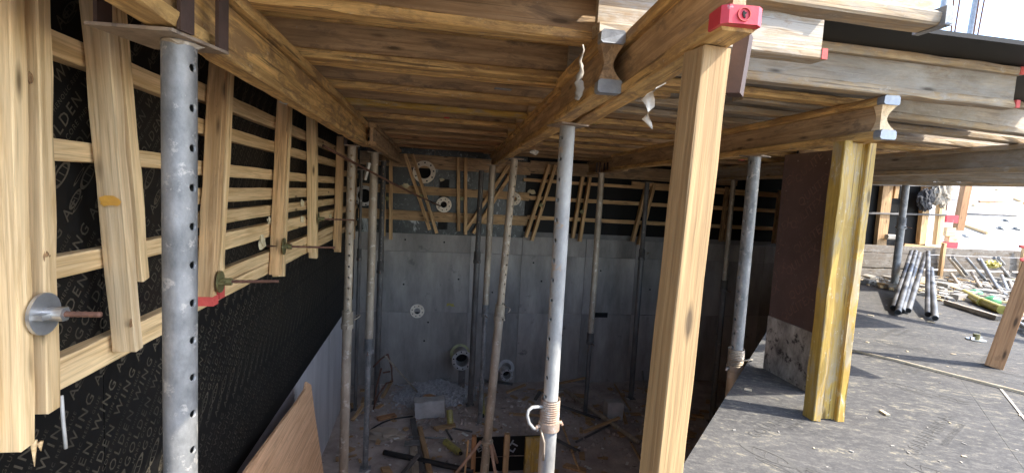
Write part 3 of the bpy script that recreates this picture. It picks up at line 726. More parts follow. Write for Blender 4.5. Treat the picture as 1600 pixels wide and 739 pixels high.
# each stud: 70 deep (x) by 45 wide (y), in pairs with a gap for the tie rod
def studp(y_t, z_t, y_b, z_b, mat, x=XS, label=None):
    d = .07; return timber(lf, 'stud', (x-d/2, y_b, z_b), (x-d/2, y_t, z_t), .046, d, mat, (1, 0, 0), label, rough=.001)
studp(1.342, .72, 1.332, -.672, 'pine'); studp(1.418, .72, 1.421, -.62, 'pine')
studp(1.655, .72, 1.812, -.585, 'pine_pale', label='pale stud with an orange glue stain'); studp(1.735, .60, 1.868, -.36, 'pine', -.93)
studp(2.553, .62, 2.41, -.565, 'pine_far', label='brown stud with a red painted foot'); studp(2.628, .62, 2.485, -.55, 'pine')
studp(3.605, .62, 3.465, -.615, 'pine_far'); studp(3.68, .62, 3.54, -.64, 'pine')
studp(4.397, .62, 4.535, -.60, 'pine'); studp(4.472, .62, 4.61, -.66, 'pine', -.93)
studp(5.81, .52, 5.74, -.72, 'pine_far'); studp(5.885, .52, 5.815, -.76, 'pine_far')
studp(6.9, .5, 6.85, -.72, 'pine_old'); studp(6.98, .5, 6.93, -.72, 'pine_old')
for y, z, d, s in ((2.415, -.568, .072, .05), (2.49, -.553, .072, .05)):
    part('painted_foot', boxm(XS-d-.002, XS+.004, y-s/2-.005, y+s/2+.003, z-.006, z+(.035 if y < 2.45 else .08), 'red_paint'), lf, Matrix())
part('glue_stain', blob(.028, 'glue', 3, (.04, 1.0, .55), .6), lf, T((XS-.03, 1.715, -.09)) @ Matrix.Rotation(rad(90), 4, 'Z'))
for (u, v, x_, r_) in ((74, 400, XS, .016), (47, 122, XS, .012), (205, 505, XS-.004, .012)):
    part('knot', blob(r_, 'knot', u, (.12, .8, 1.2), .12, 3), lf, T(AX(u, v, x_)))
# tie rods with wing nuts
def wingnut(par, c, ax, r=.045, mat='zinc', rod=.16, rmat='rust_rod', back=.1):
    c = Vector(c); ax = Vector(ax).normalized(); W = frame(c, c+ax)
    n_ = part('wing_nut', tube(.008, r, mat, 22), par, W)
    part('hub', tube(.045, r*.36, mat, 6), n_, W @ T((.006, 0, 0)))
    for s in (-1, 1): part('wing', boxm(.006, .03, s*r*.3 if s > 0 else -r*.85, r*.85 if s > 0 else -r*.3, -.006, .006, mat), n_, W)
    part('tie_rod', sweep([(-back, 0, 0)]+[(0+i*rod/18, 0, 0) for i in range(19)], .0075, rmat, 8, rr=[.0075]+[.0078 if i % 2 else .0066 for i in range(19)]), n_, W)
wingnut(lf, AX(66, 490, -.915), (1, -.02, .0), .052, 'zinc', .13)
wingnut(lf, AX(343, 440, -.915), (1, .06, .02), .05, 'olive', .25)
wingnut(lf, AX(443, 385, -.915), (1, .08, .0), .055, 'olive', .32)
wingnut(lf, AX(497, 342, -.915), (1, .1, .0), .05, 'olive', .3)
for (u, v, r_) in ((409, 378, .035), (472, 318, .03), (472, 343, .03), (420, 345, .02), (516, 340, .03)):
    part('foam_lump', blob(r_, 'foam', int(u), (.5, 1, 1.1), .4), lf, T(AX(u, v, -1.0)))
part('hanging_strip', sweep([AX(96, 618, -.93), AX(99, 660, -.93), (AX(103, 700, -.93))], .0045, 'white', 6), lf, Matrix())
for (u0, v0, u1, v1) in ((52, 688, 54, 728), (62, 690, 64, 704)):
    part('splinter', sweep([AX(u0, v0, XS-.01), AX(u1, v1, XS-.01)], .006, 'pine', 5, rr=[.008, .001]), lf, Matrix())
# printed film: GOLDEN WING A+ / PHENOLIC RESIN GLUE / HARD CORE
items = []
def wm4(y, z, ang): return Matrix.Translation((XW+.0008, y, z)) @ Matrix(((0, 0, 1, 0), (1, 0, 0, 0), (0, 1, 0, 0), (0, 0, 0, 1))) @ Matrix.Rotation(rad(ang), 4, 'Z')
t1 = textmesh('GOLDEN WING A+', .053, 'print_dim', .0004, 1.3); t2 = textmesh('PHENOLIC RESIN GLUE', .021, 'print_dim', 0, 1.25); t3 = textmesh('HARD CORE', .026, 'print_dim', 0, 1.2)
def logo():
    vs, fs = [], []
    for k, (ox, oy, rx, ry) in enumerate(((0, 0, .02, .055), (.0, -.095, .014, .04), (-.03, -.03, .005, .04), (.018, -.1, .005, .035))):
        n = 18; b_ = len(vs)
        for q in (1., .72): vs += [(ox+rx*q*math.cos(2*math.pi*i/n), oy+ry*q*math.sin(2*math.pi*i/n), 0) for i in range(n)]
        for i in range(n): fs.append((b_+i, b_+(i+1) % n, b_+n+(i+1) % n, b_+n+i))
        if k < 2:
            for m in range(3):
                b2 = len(vs); yy = oy-ry*.5+ry*.45*m; vs += [(ox-rx*.6, yy, 0), (ox+rx*.6, yy+.008, 0), (ox+rx*.6, yy+.011, 0), (ox-rx*.6, yy+.003, 0)]; fs.append((b2, b2+1, b2+2, b2+3))
    return mk('logo', vs, fs, 'print_dim')
lg = logo()
ang = 50; dy, dz = math.cos(rad(ang)), math.sin(rad(ang))
per = .72
for k in range(-30, 66):
    for m in range(-2, 5):
        off = (k % 3)*.0
        y = 1.615+k*.118+m*per*dy+off*dy; z = -1.085+m*per*dz+off*dz
        if not (-.6 < y < 7.6) or not (-2.1 < z < .8): continue
        items.append((t1, wm4(y, z, ang)))
        items.append((t2, wm4(y+.2*dy+.036*dz, z+.2*dz-.036*dy, ang)))
        items.append((t3, wm4(y+.02*dy+.034*dz, z+.02*dz-.034*dy, ang)))
        items.append((lg, wm4(y+.66*dy-.018*dz, z+.66*dz+.018*dy, ang-90)))
lt = clip_items(items, lambda v: -.55 < v.y < 7.8 and zb_+.01 < v.z < .73, Vector((0, 0, 0)), 'print_dim')
part('printed_lettering', lt, lf, Matrix(), kind='stuff')

# ------------------------------------------------------------------ FAR FORMWORK
ff = thing('formwork_wall', 'far wall formwork above the concrete, stained dark sheets with brown walers and crossed studs', 'formwork', T((0, YF, 0)))
ztop = .752; zfb = -.70
part('backing_board', boxm(-1.3, 7.4, -.003, .03, -.6, .76, 'ply_edge'), ff)  # added behind the sheets to stop daylight showing through their seams
xs2 = [-1.04, .1, 1.55, 2.9, 4.3, 5.6, 7.2]
for i in range(len(xs2)-1):
    part('plywood_sheet', boxm(xs2[i]+.002, xs2[i+1]-.002, -.022, -.004, zfb if i < 2 else -.60, ztop, 'camo' if i < 2 else 'ply_black'), ff)
def fb(x0, z0, x1, z1, h, mat, y=YF-.05, th=.05, name='waler'):
    return timber(ff, name, (x0, y, z0), (x1, y, z1), th, h, mat, rough=.001)
for z, h, m in ((.41, .2, 'web'), (-.03, .125, 'pine_old'), (-.415, .15, 'pine_old')): fb(-1.0, z, 1.6, z-.01, h, m)
fb(1.5, .225, 7.1, .2, .05, 'pine_far', name='batten'); fb(1.45, -.055, 7.1, -.055, .06, 'pine_far', name='batten'); fb(1.6, -.365, 7.1, -.365, .06, 'pine_far', name='batten')
fb(3.3, .27, 7.1, .20, .06, 'pine_far', y=YF-.1, name='batten')
fb(1.6, .43, 5.2, .43, .2, 'web')
def pair(xt, ztp, xb, zbt, gap=.09, mat='pine_far', w_=.05, stag=.05, nut=True):
    for s, dz in ((-1, 0), (1, stag)):
        timber(ff, 'stud', (xb+s*gap/2, YF-.135, zbt-dz*(1 if s > 0 else 0)), (xt+s*gap/2, YF-.135, ztp), .08, w_, mat, (1, 0, 0), rough=.001)
    if nut:
        c = Vector(((xt+xb)/2, YF-.18, (ztp+zbt)/2-.06)); wingnut(ff, c, (0, -1, 0), .03, 'olive', .05)
pair(-.6, .5, -.56, -.74, .1); pair(-.29, .5, .12, -.62, .11); pair(.51, .5, .56, -.62, .11)
pair(1.29, .42, .68, -.6, .11); pair(1.93, .48, 1.62, -.68, .1); pair(2.5, .32, 2.40, -.66, .12)
pair(3.60, .27, 3.42, -.68, .12)
for x in (4.45, 4.62, 4.95, 5.05, 5.5, 5.95): timber(ff, 'stud', (x, YF-.135, -.62), (x+.03, YF-.135, .3), .05, .06, 'pine_old', (1, 0, 0), rough=.001)
part('plywood_strip', boxm(.19, .34, -.035, -.023, -.62, .16, 'ply_black'), ff)
for (u, v, r_) in ((634, 290, .04), (690, 281, .03), (831, 300, .05)): part('foam_lump', blob(r_, 'foam', u, (1.2, .4, .8), .4), ff, T(AY(u, v, YF-.11)))
for (u, v, w_, h_) in ((643, 322, .1, .13), (647, 321, .06, .12), (636, 350, .07, .16)):
    pass

# pipe flanges cast into the wall
def pipeflange(label, c, ro, ri, mat, nb_=8, stick=.12, name='pipe_flange', stub=None):
    c = Vector(c); W = frame(c, c+Vector((0, 1, 0)))
    t = thing(name, label, 'pipe flange', W)
    rg = part('ring', ringm(ro, ri, .02, mat, 32), t)
    part('pipe', ringm(ri*1.12, ri, stick+.03, stub or mat, 28), t, W @ T((.018, 0, 0)))
    part('bore', tube(.004, ri*1.05, 'void', 28), t, W @ T((stick*.8, 0, 0)))
    rm = (ro+ri*1.1)/2
    for k in range(nb_):
        a = 2*math.pi*(k+.3)/nb_
        part('bolt_hole', tube(.003, ro*.075, 'void', 10), t, W @ T((-.0012, rm*math.cos(a), rm*math.sin(a))))
    return t
pipeflange('large cream pipe flange, biggest of those on the far formwork', AY(663, 269, YF-.17), .17, .098, 'flange_ring', 9)
pipeflange('small cream pipe flange below and right of the largest one', AY(693.5, 320, YF-.17), .118, .048, 'flange_ring', 8)
pipeflange('cream pipe flange half hidden behind the tripod-carried prop', AY(804, 311, YF-.14), .1, .04, 'flange_ring', 8)
pipeflange('dull grey pipe flange in the dark left corner', AY(569, 306, YF-.3), .15, .1, 'ring_grey', 6)
pipeflange('small golden flange ring on the bare concrete wall', AY(652, 486, YF-.02), .11, .048, 'flange_ring', 8, .02)
e1 = pipeflange('grey flanged pipe stub low on the concrete wall', AY(722, 563, YF-.42), .155, .1, 'ring_grey', 10, .3)
W = frame(AY(719, 553, YF-.1), AY(719, 553, YF)); part('wall_ring', ringm(.16, .11, .03, 'ring_olive', 26), e1, W)
e2 = pipeflange('smaller grey flanged stub on the concrete, behind the tripod-carried prop', AY(792, 586, YF-.3), .1, .065, 'ring_grey', 8, .2)
W = frame(AY(791, 574, YF-.06), AY(791, 574, YF)); part('wall_ring', ringm(.13, .08, .03, 'ring_grey', 22), e2, W)
solo('support_stub', boxm(-.05, .05, -.04, .04, 0, .38, 'steel_dark'), 'dark steel leg under the grey flanged pipe stub', 'pipe support', T((.64, YF-.36, ZF)))
solo('foam_patch', blob(.06, 'yellow', 5, (1.3, .12, .7), .5), 'yellow foam patch on the concrete wall right of the golden ring', 'foam patch', T(AY(704, 476, YF)))
sl_ = AY(935, 492, YF-.012)
solo('wall_slot', boxm(-.16, .16, -.006, .03, -.04, .04, 'void'), 'narrow black slot in the concrete wall behind the grey prop', 'wall slot', T(sl_))
# long rusty rod from the left studs to the small flange
ra, rb = AX(505, 228, -.8), AY(688, 322, YF-.25)
solo('tie_rod', sweep([ra.lerp(rb, i/12)+Vector((0, 0, -.02*math.sin(math.pi*i/12))) for i in range(13)], .011, 'rust_rod', 8), 'long rusty tie rod slanting across to the small cream flange', 'tie rod')
rc = ra.lerp(rb, .28)+Vector((.02, 0, .02))
solo('wing_plate', boxm(-.012, .012, -.04, .04, -.09, .09, 'white'), 'pale square plate hanging on the long rusty tie rod', 'anchor plate', T(AX(573, 268, -.62)) @ Matrix.Rotation(rad(20), 4, 'Z') @ Matrix.Rotation(rad(12), 4, 'Y'))
solo('hook_clip', sweep([(0, 0, .05), (0, 0, 0), (.025, 0, -.006), (.03, 0, 0)], .004, 'zinc', 6), 'small zinc clip under the long left beam', 'clip', T(AX(438, 160, -.66)))

# ------------------------------------------------------------------ leaning scrap board, bottom left
Ws = frame((-.80, 1.9, ZF+.01), (-.80, 4.8, ZF+.01), (-.14, 0, 1.5))
def yz(y, z): return (y-1.9, z-ZF)
pol = [yz(1.95, -3.08), yz(4.66, -3.08), yz(4.60, -2.75), yz(4.54, -2.45), yz(4.45, -2.05), yz(4.40, -1.74), yz(4.33, -1.70), yz(4.27, -1.66), yz(4.2, -1.70), yz(3.9, -1.69), yz(3.5, -1.66), yz(2.9, -1.62), yz(2.0, -1.60)]
me = prism(pol, -.009, .009, 'scrap')
for v in me.vertices: v.co = Vector((v.co.x, v.co.z, v.co.y))
solo('plywood_scrap', me, 'torn pale brown plywood sheet leaning on the left concrete wall', 'plywood sheet', Ws)

# ------------------------------------------------------------------ things on the pit floor
def fl(u, v, z=ZF+.01): return AZ(u, v, z)
def rods(label, u0, v0, u1, v1, r, mat, name='steel_rod', cat='rod', z0=.02, z1=.02, bend=0):
    a, b_ = fl(u0, v0, ZF+z0), fl(u1, v1, ZF+z1); n = 8; s = (b_-a).cross(Vector((0, 0, 1))).normalized()*bend
    return solo(name, sweep([a.lerp(b_, i/n)+s*math.sin(math.pi*i/n) for i in range(n+1)], r, mat, 8), label, cat)
def bar(label, u0, v0, u1, v1, w_, h_, mat, name='timber_offcut', cat='timber', z=.03, z1=None):
    return solo_timber(name, fl(u0, v0, ZF+z), fl(u1, v1, ZF+(z if z1 is None else z1)), w_, h_, mat, label, cat)
bc = fl(671, 652)
solo('concrete_block', plank(.40, .22, .24, 'block', 5, ch=.02, rough=.004, seg=.06, chip=.02), 'light grey concrete block in front of the gravel heap', 'concrete block', T((bc.x-.2, bc.y+.05, ZF+.12)) @ Matrix.Rotation(rad(2), 4, 'Z') @ Matrix.Rotation(rad(-3), 4, 'Y'))
bc2 = fl(957, 652)
solo('concrete_block', plank(.22, .2, .26, 'block', 6, ch=.015, rough=.004, seg=.06), 'upright grey concrete block in the shade left of the pale timber post', 'concrete block', T((bc2.x-.11, bc2.y, ZF+.13)))
# gravel heap
def heap(cx, cy, rx, ry, h, n, seed, mat='gravel', smin=.012, smax=.035):
    nz = __import__('mathutils').noise; q = random.Random(seed); vs, fs = [], []; N = 26
    def H(x, y):
        d = math.hypot(x/rx, y/ry); return max(0, (1-d*d))*h*(1+.4*nz.noise(Vector((x*4, y*4, seed))))
    for i in range(N+1):
        for j in range(N+1):
            x, y = -rx+2*rx*i/N, -ry+2*ry*j/N; z = H(x, y)-.01; vs.append((cx+x, cy+y, ZF+z+.012*nz.noise(Vector((x*30, y*30, 1)))))
    for i in range(N):
        for j in range(N): a = i*(N+1)+j; fs.append((a, a+N+1, a+N+2, a+1))
    for _ in range(n):
        x, y = q.gauss(0, .5)*rx, q.gauss(0, .5)*ry; s = q.uniform(smin, smax); z = ZF+max(H(x, y), 0.0)
        k = len(vs); c = Vector((cx+x, cy+y, z))
        vv = [Vector(v)*s*q.uniform(.7, 1.2) for v in ((1, 0, 0), (-1, 0, 0), (0, 1, 0), (0, -1, 0), (0, 0, .8), (0, 0, -.8))]
        rt = Matrix.Rotation(q.uniform(0, 6), 3, Vector((q.random(), q.random(), q.random()+.1)).normalized())
        vs += [c+rt @ v for v in vv]
        fs += [(k+a, k+b_, k+c_) for a, b_, c_ in ((0, 2, 4), (2, 1, 4), (1, 3, 4), (3, 0, 4), (2, 0, 5), (1, 2, 5), (3, 1, 5), (0, 3, 5))]
    return mk('heap', vs, fs, mat)
hc = fl(684, 622)
stuff('gravel_heap', heap(hc.x-.02, hc.y+.15, .62, .5, .16, 900, 3), 'blue-grey heap of wet gravel against the far wall', 'gravel')
stuff('debris_scatter', heap(1.6, 6.3, 2.6, 1.6, .02, 900, 8, 'floor', .01, .04), 'broken mortar crumbs scattered over the pit floor', 'debris')
def scatter(n, seed, region, mat, s0, s1, z, flat=.25):
    q = random.Random(seed); vs, fs = [], []
    for _ in range(n):
        x, y = region(q)
        if z > -2 and (x-E0.x)*en.x+(y-E0.y)*en.y < .04: continue
        s = q.uniform(s0, s1)*q.random()**.6; a = q.uniform(0, 6.3); k = len(vs); l = q.uniform(1, 3.2)
        cx, sx = math.cos(a), math.sin(a)
        for zz in (0, s*flat*q.uniform(.5, 1.5)):
            for dx, dy in ((-l, -1), (l, -.7), (l*.8, 1), (-l*.9, .8)):
                dx *= s*.5; dy *= s*.5; vs.append((x+dx*cx-dy*sx, y+dx*sx+dy*cx, z+zz))
        fs += [(k+4, k+5, k+6, k+7), (k, k+1, k+5, k+4), (k+1, k+2, k+6, k+5), (k+2, k+3, k+7, k+6), (k+3, k, k+4, k+7)]
    return mk('chips', vs, fs, mat)
stuff('paper_scraps', scatter(170, 5, lambda q: (q.uniform(-.9, 3.4), q.uniform(3.6, 7.5)), 'chip_w', .012, .05, ZF+.012), 'small white scraps strewn on the pit floor', 'litter')
stuff('wood_scraps', scatter(420, 6, lambda q: (q.uniform(-.9, 4.5), q.uniform(3.4, 7.6)), 'pine_old', .015, .11, ZF+.012), 'brown wood splinters strewn on the pit floor', 'litter')
solo('brown_stone', blob(.1, 'orange_wood', 12, (1.3, .8, .5), .4), 'flat brown lump of wood lying on the gravel heap', 'wood lump', T(fl(672, 622, ZF+.13)))
def on_slab(x, y): return (x-E0.x)*en.x+(y-E0.y)*en.y > .03
def can(label, u0, v0, u1, v1, r, mat, z0=.04, z1=.04, name='foam_can'):
    a, b_ = fl(u0, v0, ZF+z0), fl(u1, v1, ZF+z1); W = frame(a, b_); L = (b_-a).length
    t = thing(name, label, 'can', W); part('body', tube(L*.86, r, mat, 18), t)
    part('shoulder', tube(L*.08, r, mat, 18, r*.6), t, W @ T((L*.86, 0, 0))); part('nozzle', tube(L*.08, r*.45, 'void', 12), t, W @ T((L*.94, 0, 0)))
can('dented yellow can standing by the right side of the light concrete block', 702, 640, 704, 664, .042, 'can', .2, .03)
can('dented yellow can lying on its side below the concrete block', 696, 690, 720, 708, .042, 'can')
can('olive can lying in the shade behind the brown-stained prop', 752, 612, 755, 650, .036, 'can', .1, .04)
rods('black plastic pipe with a joint lying across the bottom of the pit', 600, 706, 740, 736, .032, 'black', 'plastic_pipe', 'pipe', .05, .05)
rods('thin grey rod lying below the concrete block', 638, 682, 697, 684, .012, 'steel', 'steel_rod', 'rod', .04, .04)
rods('dark bar from the block towards the nearly black prop', 692, 666, 738, 674, .012, 'steel_dark', 'steel_rod', 'rod')
rods('short dark stick crossing beside the lying can', 693, 664, 706, 686, .012, 'steel_dark', 'steel_rod', 'rod')
rods('dark cable curving from the left prop to the block', 578, 672, 645, 650, .01, 'black', 'cable', 'cable', bend=-.1)
bar('dark plank pointing at the camera below the concrete block', 645, 655, 658, 739, .07, .04, 'steel_dark')
bar('second dark plank beside the first one below the concrete block', 656, 668, 672, 739, .06, .04, 'pine_old')
bar('grey timber with a steel plate on its end at the bottom of the pit', 646, 698, 650, 760, .08, .05, 'steel_dirty')
sp = fl(644, 692, ZF+.07); solo('steel_plate', boxm(-.09, .09, -.06, .06, 0, .01, 'steel'), 'square drilled steel plate lying on the grey timber', 'steel plate', T(sp))
bar('short orange-brown plank between the left props and the block', 590, 654, 618, 648, .1, .03, 'orange_wood')
solo('dirt_clod', blob(.16, 'earth', 21, (1.3, .8, .3), .5, 3), 'brown clod of dirt on the floor left of the steel plate', 'dirt', T(fl(602, 680)))
rods('long galvanised tube lying slanted on the floor right of the bright prop', 884, 610, 998, 690, .033, 'steel_dirty', 'steel_tube', 'tube', .12, .05)
rods('thin rod leaning from the wire stand down to the gravel heap', 602, 556, 652, 612, .012, 'steel_dirty', 'steel_rod', 'rod', .9, .1)
for i, (a, b_, lb) in enumerate((((960, 600), (985, 640), 'dark stick in the shaded rubble, left one of a crossing pair'), ((1002, 560), (1008, 620), 'pale thin rod leaning in the shaded corner'),
        ((893, 640), (925, 655), 'dark lath lying beyond the long slanted tube'), ((870, 640), (905, 735), 'slim lath pointing at the camera right of the bright prop'),
        ((900, 690), (960, 660), 'dark lath crossing the slim one'), ((985, 690), (1010, 735), 'short lath at the foot of the pale timber post'))):
    rods(lb, a[0], a[1], b_[0], b_[1], .014, ('pine_old', 'steel_dirty', 'pine_old', 'pine_far', 'steel_dark', 'pine_old')[i], 'lath', 'lath', .25 if i == 1 else .03, .03)
qd = random.Random(99)
DL = ['left of the bright prop near the wall', 'beside the small grey flanged stub', 'crossing behind the tripod-carried prop', 'near the foot of the grey prop', 'under the long slanted tube', 'between the slanted tube and the far wall',
      'beside the upright shaded block', 'in the left corner behind the perforated prop', 'left of the gravel heap', 'below the black plastic pipe', 'right of the sump form', 'in the middle of the dark floor']
DP = [(840, 620), (806, 612), (775, 600), (905, 650), (940, 670), (890, 600), (975, 655), (560, 650), (605, 612), (640, 735), (880, 700), (830, 650)]
for (u, v), lb in zip(DP, DL):
    p = fl(u, v); a_ = qd.uniform(0, 3.1); l_ = qd.uniform(.15, .4)
    solo_timber('broken_lath', (p.x-math.cos(a_)*l_, p.y-math.sin(a_)*l_*.6, ZF+.02), (p.x+math.cos(a_)*l_, p.y+math.sin(a_)*l_*.6, ZF+qd.uniform(.03, .14)), .05, .022, qd.choice(['pine_old', 'steel_dark', 'pine_old', 'curb']), 'broken dark lath '+lb, 'lath')
# bent steel stand in the left corner
g = fl(590, 640); bs = thing('bent_bar_stand', 'bent rusty bars standing behind the upside-down prop', 'bent bars', T(g))
def wp(u, v, y): return AY(u, v, y)
yy = g.y
for pts_ in ([(606, 553), (612, 575), (613, 596), (604, 598), (590, 618), (583, 640)], [(583, 573), (596, 560), (606, 553)], [(596, 575), (588, 605), (585, 632)], [(598, 582), (610, 580)]):
    part('bar', sweep([wp(u, v, yy) for u, v in pts_], .012, 'rust_rod', 7), bs, Matrix())
# sump formwork box
sy = 5.25
sa, sb = AY(737, 681, sy), AY(852, 683, sy)
bx = thing('sump_box', 'small sump form of black plywood and timber posts behind the tripod', 'sump form', T((sa.x, sy, ZF)))
hh = sa.z-ZF; wd_ = sb.x-sa.x
part('plywood_sheet', boxm(.03, wd_, 0, .018, hh-.24, hh-.02, 'ply_black'), bx)
part('lower_sheet', boxm(.03, wd_, -.012, -.001, .02, hh-.25, 'ply_black'), bx)
for x0, x1, m, zz in ((0, .05, 'orange_wood', 0.02), (.36, .42, 'pine_old', .03), (.60, .80, 'yellow_paint', -.02)): 
    timber(bx, 'post', (sa.x+(x0+x1)/2, sy-.03, ZF), (sa.x+(x0+x1)/2, sy-.03, ZF+hh+zz), .05, x1-x0, m, (1, 0, 0))
timber(bx, 'lath', (sa.x-.06, sy-.04, ZF), (sa.x-.04, sy-.04, ZF+hh-.02), .02, .02, 'pine_far', (1, 0, 0))
tt = textmesh('EE', .1, 'print_white', .003); t4 = textmesh('LT', .12, 'print_white', .003)
fm = Matrix.Rotation(rad(90), 4, 'X')
pms = [(tt, T((sa.x+.08, sy-.0012, ZF+hh-.19)) @ fm @ Matrix.Rotation(rad(30), 4, 'Z')), (t4, T((sa.x+.47, sy-.0012, ZF+hh-.21)) @ fm @ Matrix.Rotation(rad(60), 4, 'Z'))]
for me_, m_ in pms: part('printed_letters', merge([(me_, m_)], 'print_white'), bx, Matrix())

# ------------------------------------------------------------------ things on the platform
stuff('platform_chips', scatter(150, 11, lambda q: (q.uniform(.9, 6), q.uniform(-.4, 6.5)), 'chip', .004, .028, ZS+.001, .3), 'pale wood chips strewn on the black platform', 'litter')
stuff('platform_crumbs', scatter(1300, 12, lambda q: (q.uniform(.9, 10), q.uniform(-.4, 7.5)), 'plaster', .002, .009, ZS+.001, .5), 'mortar crumbs and dust strewn on the black platform', 'litter')
solo('long_lath', sweep([AZ(1330, 547, ZS+.012), AZ(1400, 562, ZS+.012), AZ(1480, 583, ZS+.012), AZ(1600, 613, ZS+.012), AZ(1680, 634, ZS+.012)], .0095, 'chip', 6), 'long thin pale rod lying across the black platform', 'rod')
c0, c1 = AZ(1563, 606, ZS+.003), AZ(1612, 668, ZS+.003)
solo_timber('paint_streak', c0, c1, .014, .0015, 'plaster', 'tan chalk line on the platform near the right edge', 'chalk line', rough=.0004)
# leaning post at the right edge
p0 = Vector((4.17, 2.93, ZS)); p1 = AY(1622, 385, 2.86); dd = (p1-p0).normalized()
po = thing('timber_post', 'leaning orange-brown timber post at the right edge with red paint dabs', 'timber post', frame(p0, p0+dd))
part('shaft', plank(1.45, .10, .10, 'orange_wood', 77, rough=.0008), po, frame(p0, p0+dd, (.55, -.83, 0)))
for u, v in ((1592, 404), (1591, 384)):
    pp = AY(u, v, 2.86); 
    part('paint_dab', blob(.02, 'red_paint', u, (1.4, .5, .7), .3), po, T(pp+Vector((-.03, -.045, 0))))
items = []
for k in range(6):
    for m in range(4):
        c_ = E0+ed*(2.2+m*1.25+.3*(k % 2))+en*(.22+k*.62); an = math.degrees(math.atan2(ed.y, ed.x))-18
        M0 = T((c_.x, c_.y, ZS+.0012)) @ Matrix.Rotation(rad(an), 4, 'Z')
        items.append((textmesh('GOLDEN WING A+', .085, 'print_dust', .0006), M0)); items.append((textmesh('PHENOLIC RESIN GLUE', .04, 'print_dust', 0), M0 @ T((.25, -.055, 0))))
        items.append((lg, M0 @ T((-.12, -.1, 0)) @ Matrix.Scale(2.2, 4)))
sp_ = clip_items(items, lambda v: (v.x-E0.x)*en.x+(v.y-E0.y)*en.y > .03, Vector((0, 0, 0)), 'print_dust')
o = part('printed_lettering', sp_, pf, Matrix(), kind='stuff')
# loose wing-nut plate
def loose_nut(label, p, mat='zinc', r=.07):
    t = thing('wing_nut', label, 'wing nut', T(p))
    part('plate', tube(.007, r, mat, 18), t, T(p) @ Matrix.Rotation(rad(-90), 4, 'Y') @ T((.001, 0, 0)))
    part('hub', tube(.05, r*.36, 'olive' if mat == 'zinc' else mat, 8), t, T(p) @ Matrix.Rotation(rad(-90), 4, 'Y') @ T((.006, 0, 0)))
    part('wing', boxm(-r*.9, r*.9, -.008, .008, .007, .03, mat), t)
loose_nut('flanged wing nut lying alone on the grey platform', AZ(1525, 531, ZS+.002))
# leaning tubes with shadow blotches in their colour, one by one
tb_ = [((1396, 481), (1424, 393), 'leftmost blotched tube of the bundle'), ((1403, 488), (1431, 393), 'second blotched tube from the left in the bundle'),
       ((1409, 486), (1437, 396), 'third blotched tube of the bundle, darkest'), ((1419, 485), (1448, 396), 'fourth blotched tube, end painted pale'),
       ((1424, 470), (1446, 396), 'short blotched tube behind the fourth one'), ((1450, 491), (1450, 394), 'blotched tube lying apart, left of two'), ((1461, 497), (1455, 420), 'blotched tube lying apart, right of two')]
for (a, b_, lb) in tb_:
    p = AZ(a[0], a[1], ZS+.04); q = AY(b_[0], b_[1], 6.9)
    if b_[1] > 410: q = AY(b_[0], b_[1], 6.0)
    W = frame(p, q); t = thing('steel_tube', lb+' on the platform', 'steel tube', W, 'blotched tubes lying with one end raised on the curb')
    L = (q-p).length; part('shaft', tube(L, .03, 'steel_shadow', 16), t); part('open_end', tube(.003, .024, 'void', 14), t, W @ T((-.0025, 0, 0)))
# timber curb boards at the back of the platform
cb = thing('timber_curb', 'low curb of brown boards along the back edge of the platform', 'timber curb', T((6.4, 7.3, ZS)))
for k in range(4):
    timber(cb, 'board', (6.3+R_.uniform(0, .1), 7.34+k*.012, ZS+.07+k*.135), (13.5, 7.5+k*.012, ZS+.07+k*.135), .05, .125, 'curb')
for x in (7.2, 9.0, 10.8, 12.5): timber(cb, 'stake', (x, 7.28+(x-6)*.02, ZS), (x, 7.28+(x-6)*.02, ZS+.62), .05, .06, 'pine_far', (1, 0, 0))
# clutter of thin tubes
cl_ = [((1482, 402), (1506, 432)), ((1488, 402), (1512, 430)), ((1510, 403), (1540, 438)), ((1486, 428), (1500, 447)), ((1527, 404), (1552, 440)), ((1532, 405), (1560, 452)), ((1518, 425), (1533, 450)),
       ((1553, 403), (1576, 432)), ((1560, 403), (1580, 425)), ((1545, 440), (1566, 458)), ((1555, 440), (1572, 462)), ((1565, 430), (1575, 455)), ((1590, 480), (1612, 512)), ((1583, 500), (1612, 498)), ((1592, 505), (1615, 520)), ((1578, 440), (1586, 460))]
TL = ['leftmost long thin tube leaning on the curb', 'second thin tube leaning close beside the leftmost one', 'single long thin tube left of the yellow wrapper', 'short thin tube below the leftmost long ones',
      'thin tube just left of the yellow wrapper, upper of two', 'longest thin tube left of the yellow wrapper', 'short thin tube between the single long one and the rubble', 'thin tube right of the yellow wrapper',
      'second thin tube right of the yellow wrapper', 'short thin tube right behind the right green dome', 'thin tube just right of the one behind the green dome', 'thin tube crossing below the right-hand pair',
      'thin tube right of the leaning post, steepest of three', 'thin tube right of the leaning post, lying level', 'thin tube right of the leaning post, lowest of three', 'short thin tube left of the leaning post']
for i, (a, b_) in enumerate(cl_):
    q = AZ(b_[0], b_[1], ZS+.05); p = AY(a[0], a[1], 7.0) if i < 12 else AZ(a[0], a[1], ZS+.05)
    solo('scaffold_tube', tube((p-q).length, .024, 'steel' if i % 3 else 'steel_dirty', 12), TL[i], 'tube', frame(q, p), 'thin tubes strewn in the clutter')
stuff('rubble_strip', scatter(1500, 13, lambda q: (q.uniform(6.6, 10.5), q.uniform(5.3, 7.2)), 'plaster', .02, .13, ZS+.002, .5), 'pale rubble and rags strewn between the tubes before the curb', 'rubble')
stuff('timber_scraps', scatter(260, 14, lambda q: (q.uniform(6.4, 10.5), q.uniform(5.2, 7.2)), 'pine', .03, .1, ZS+.01, .4), 'short timber offcuts strewn before the curb', 'offcuts')
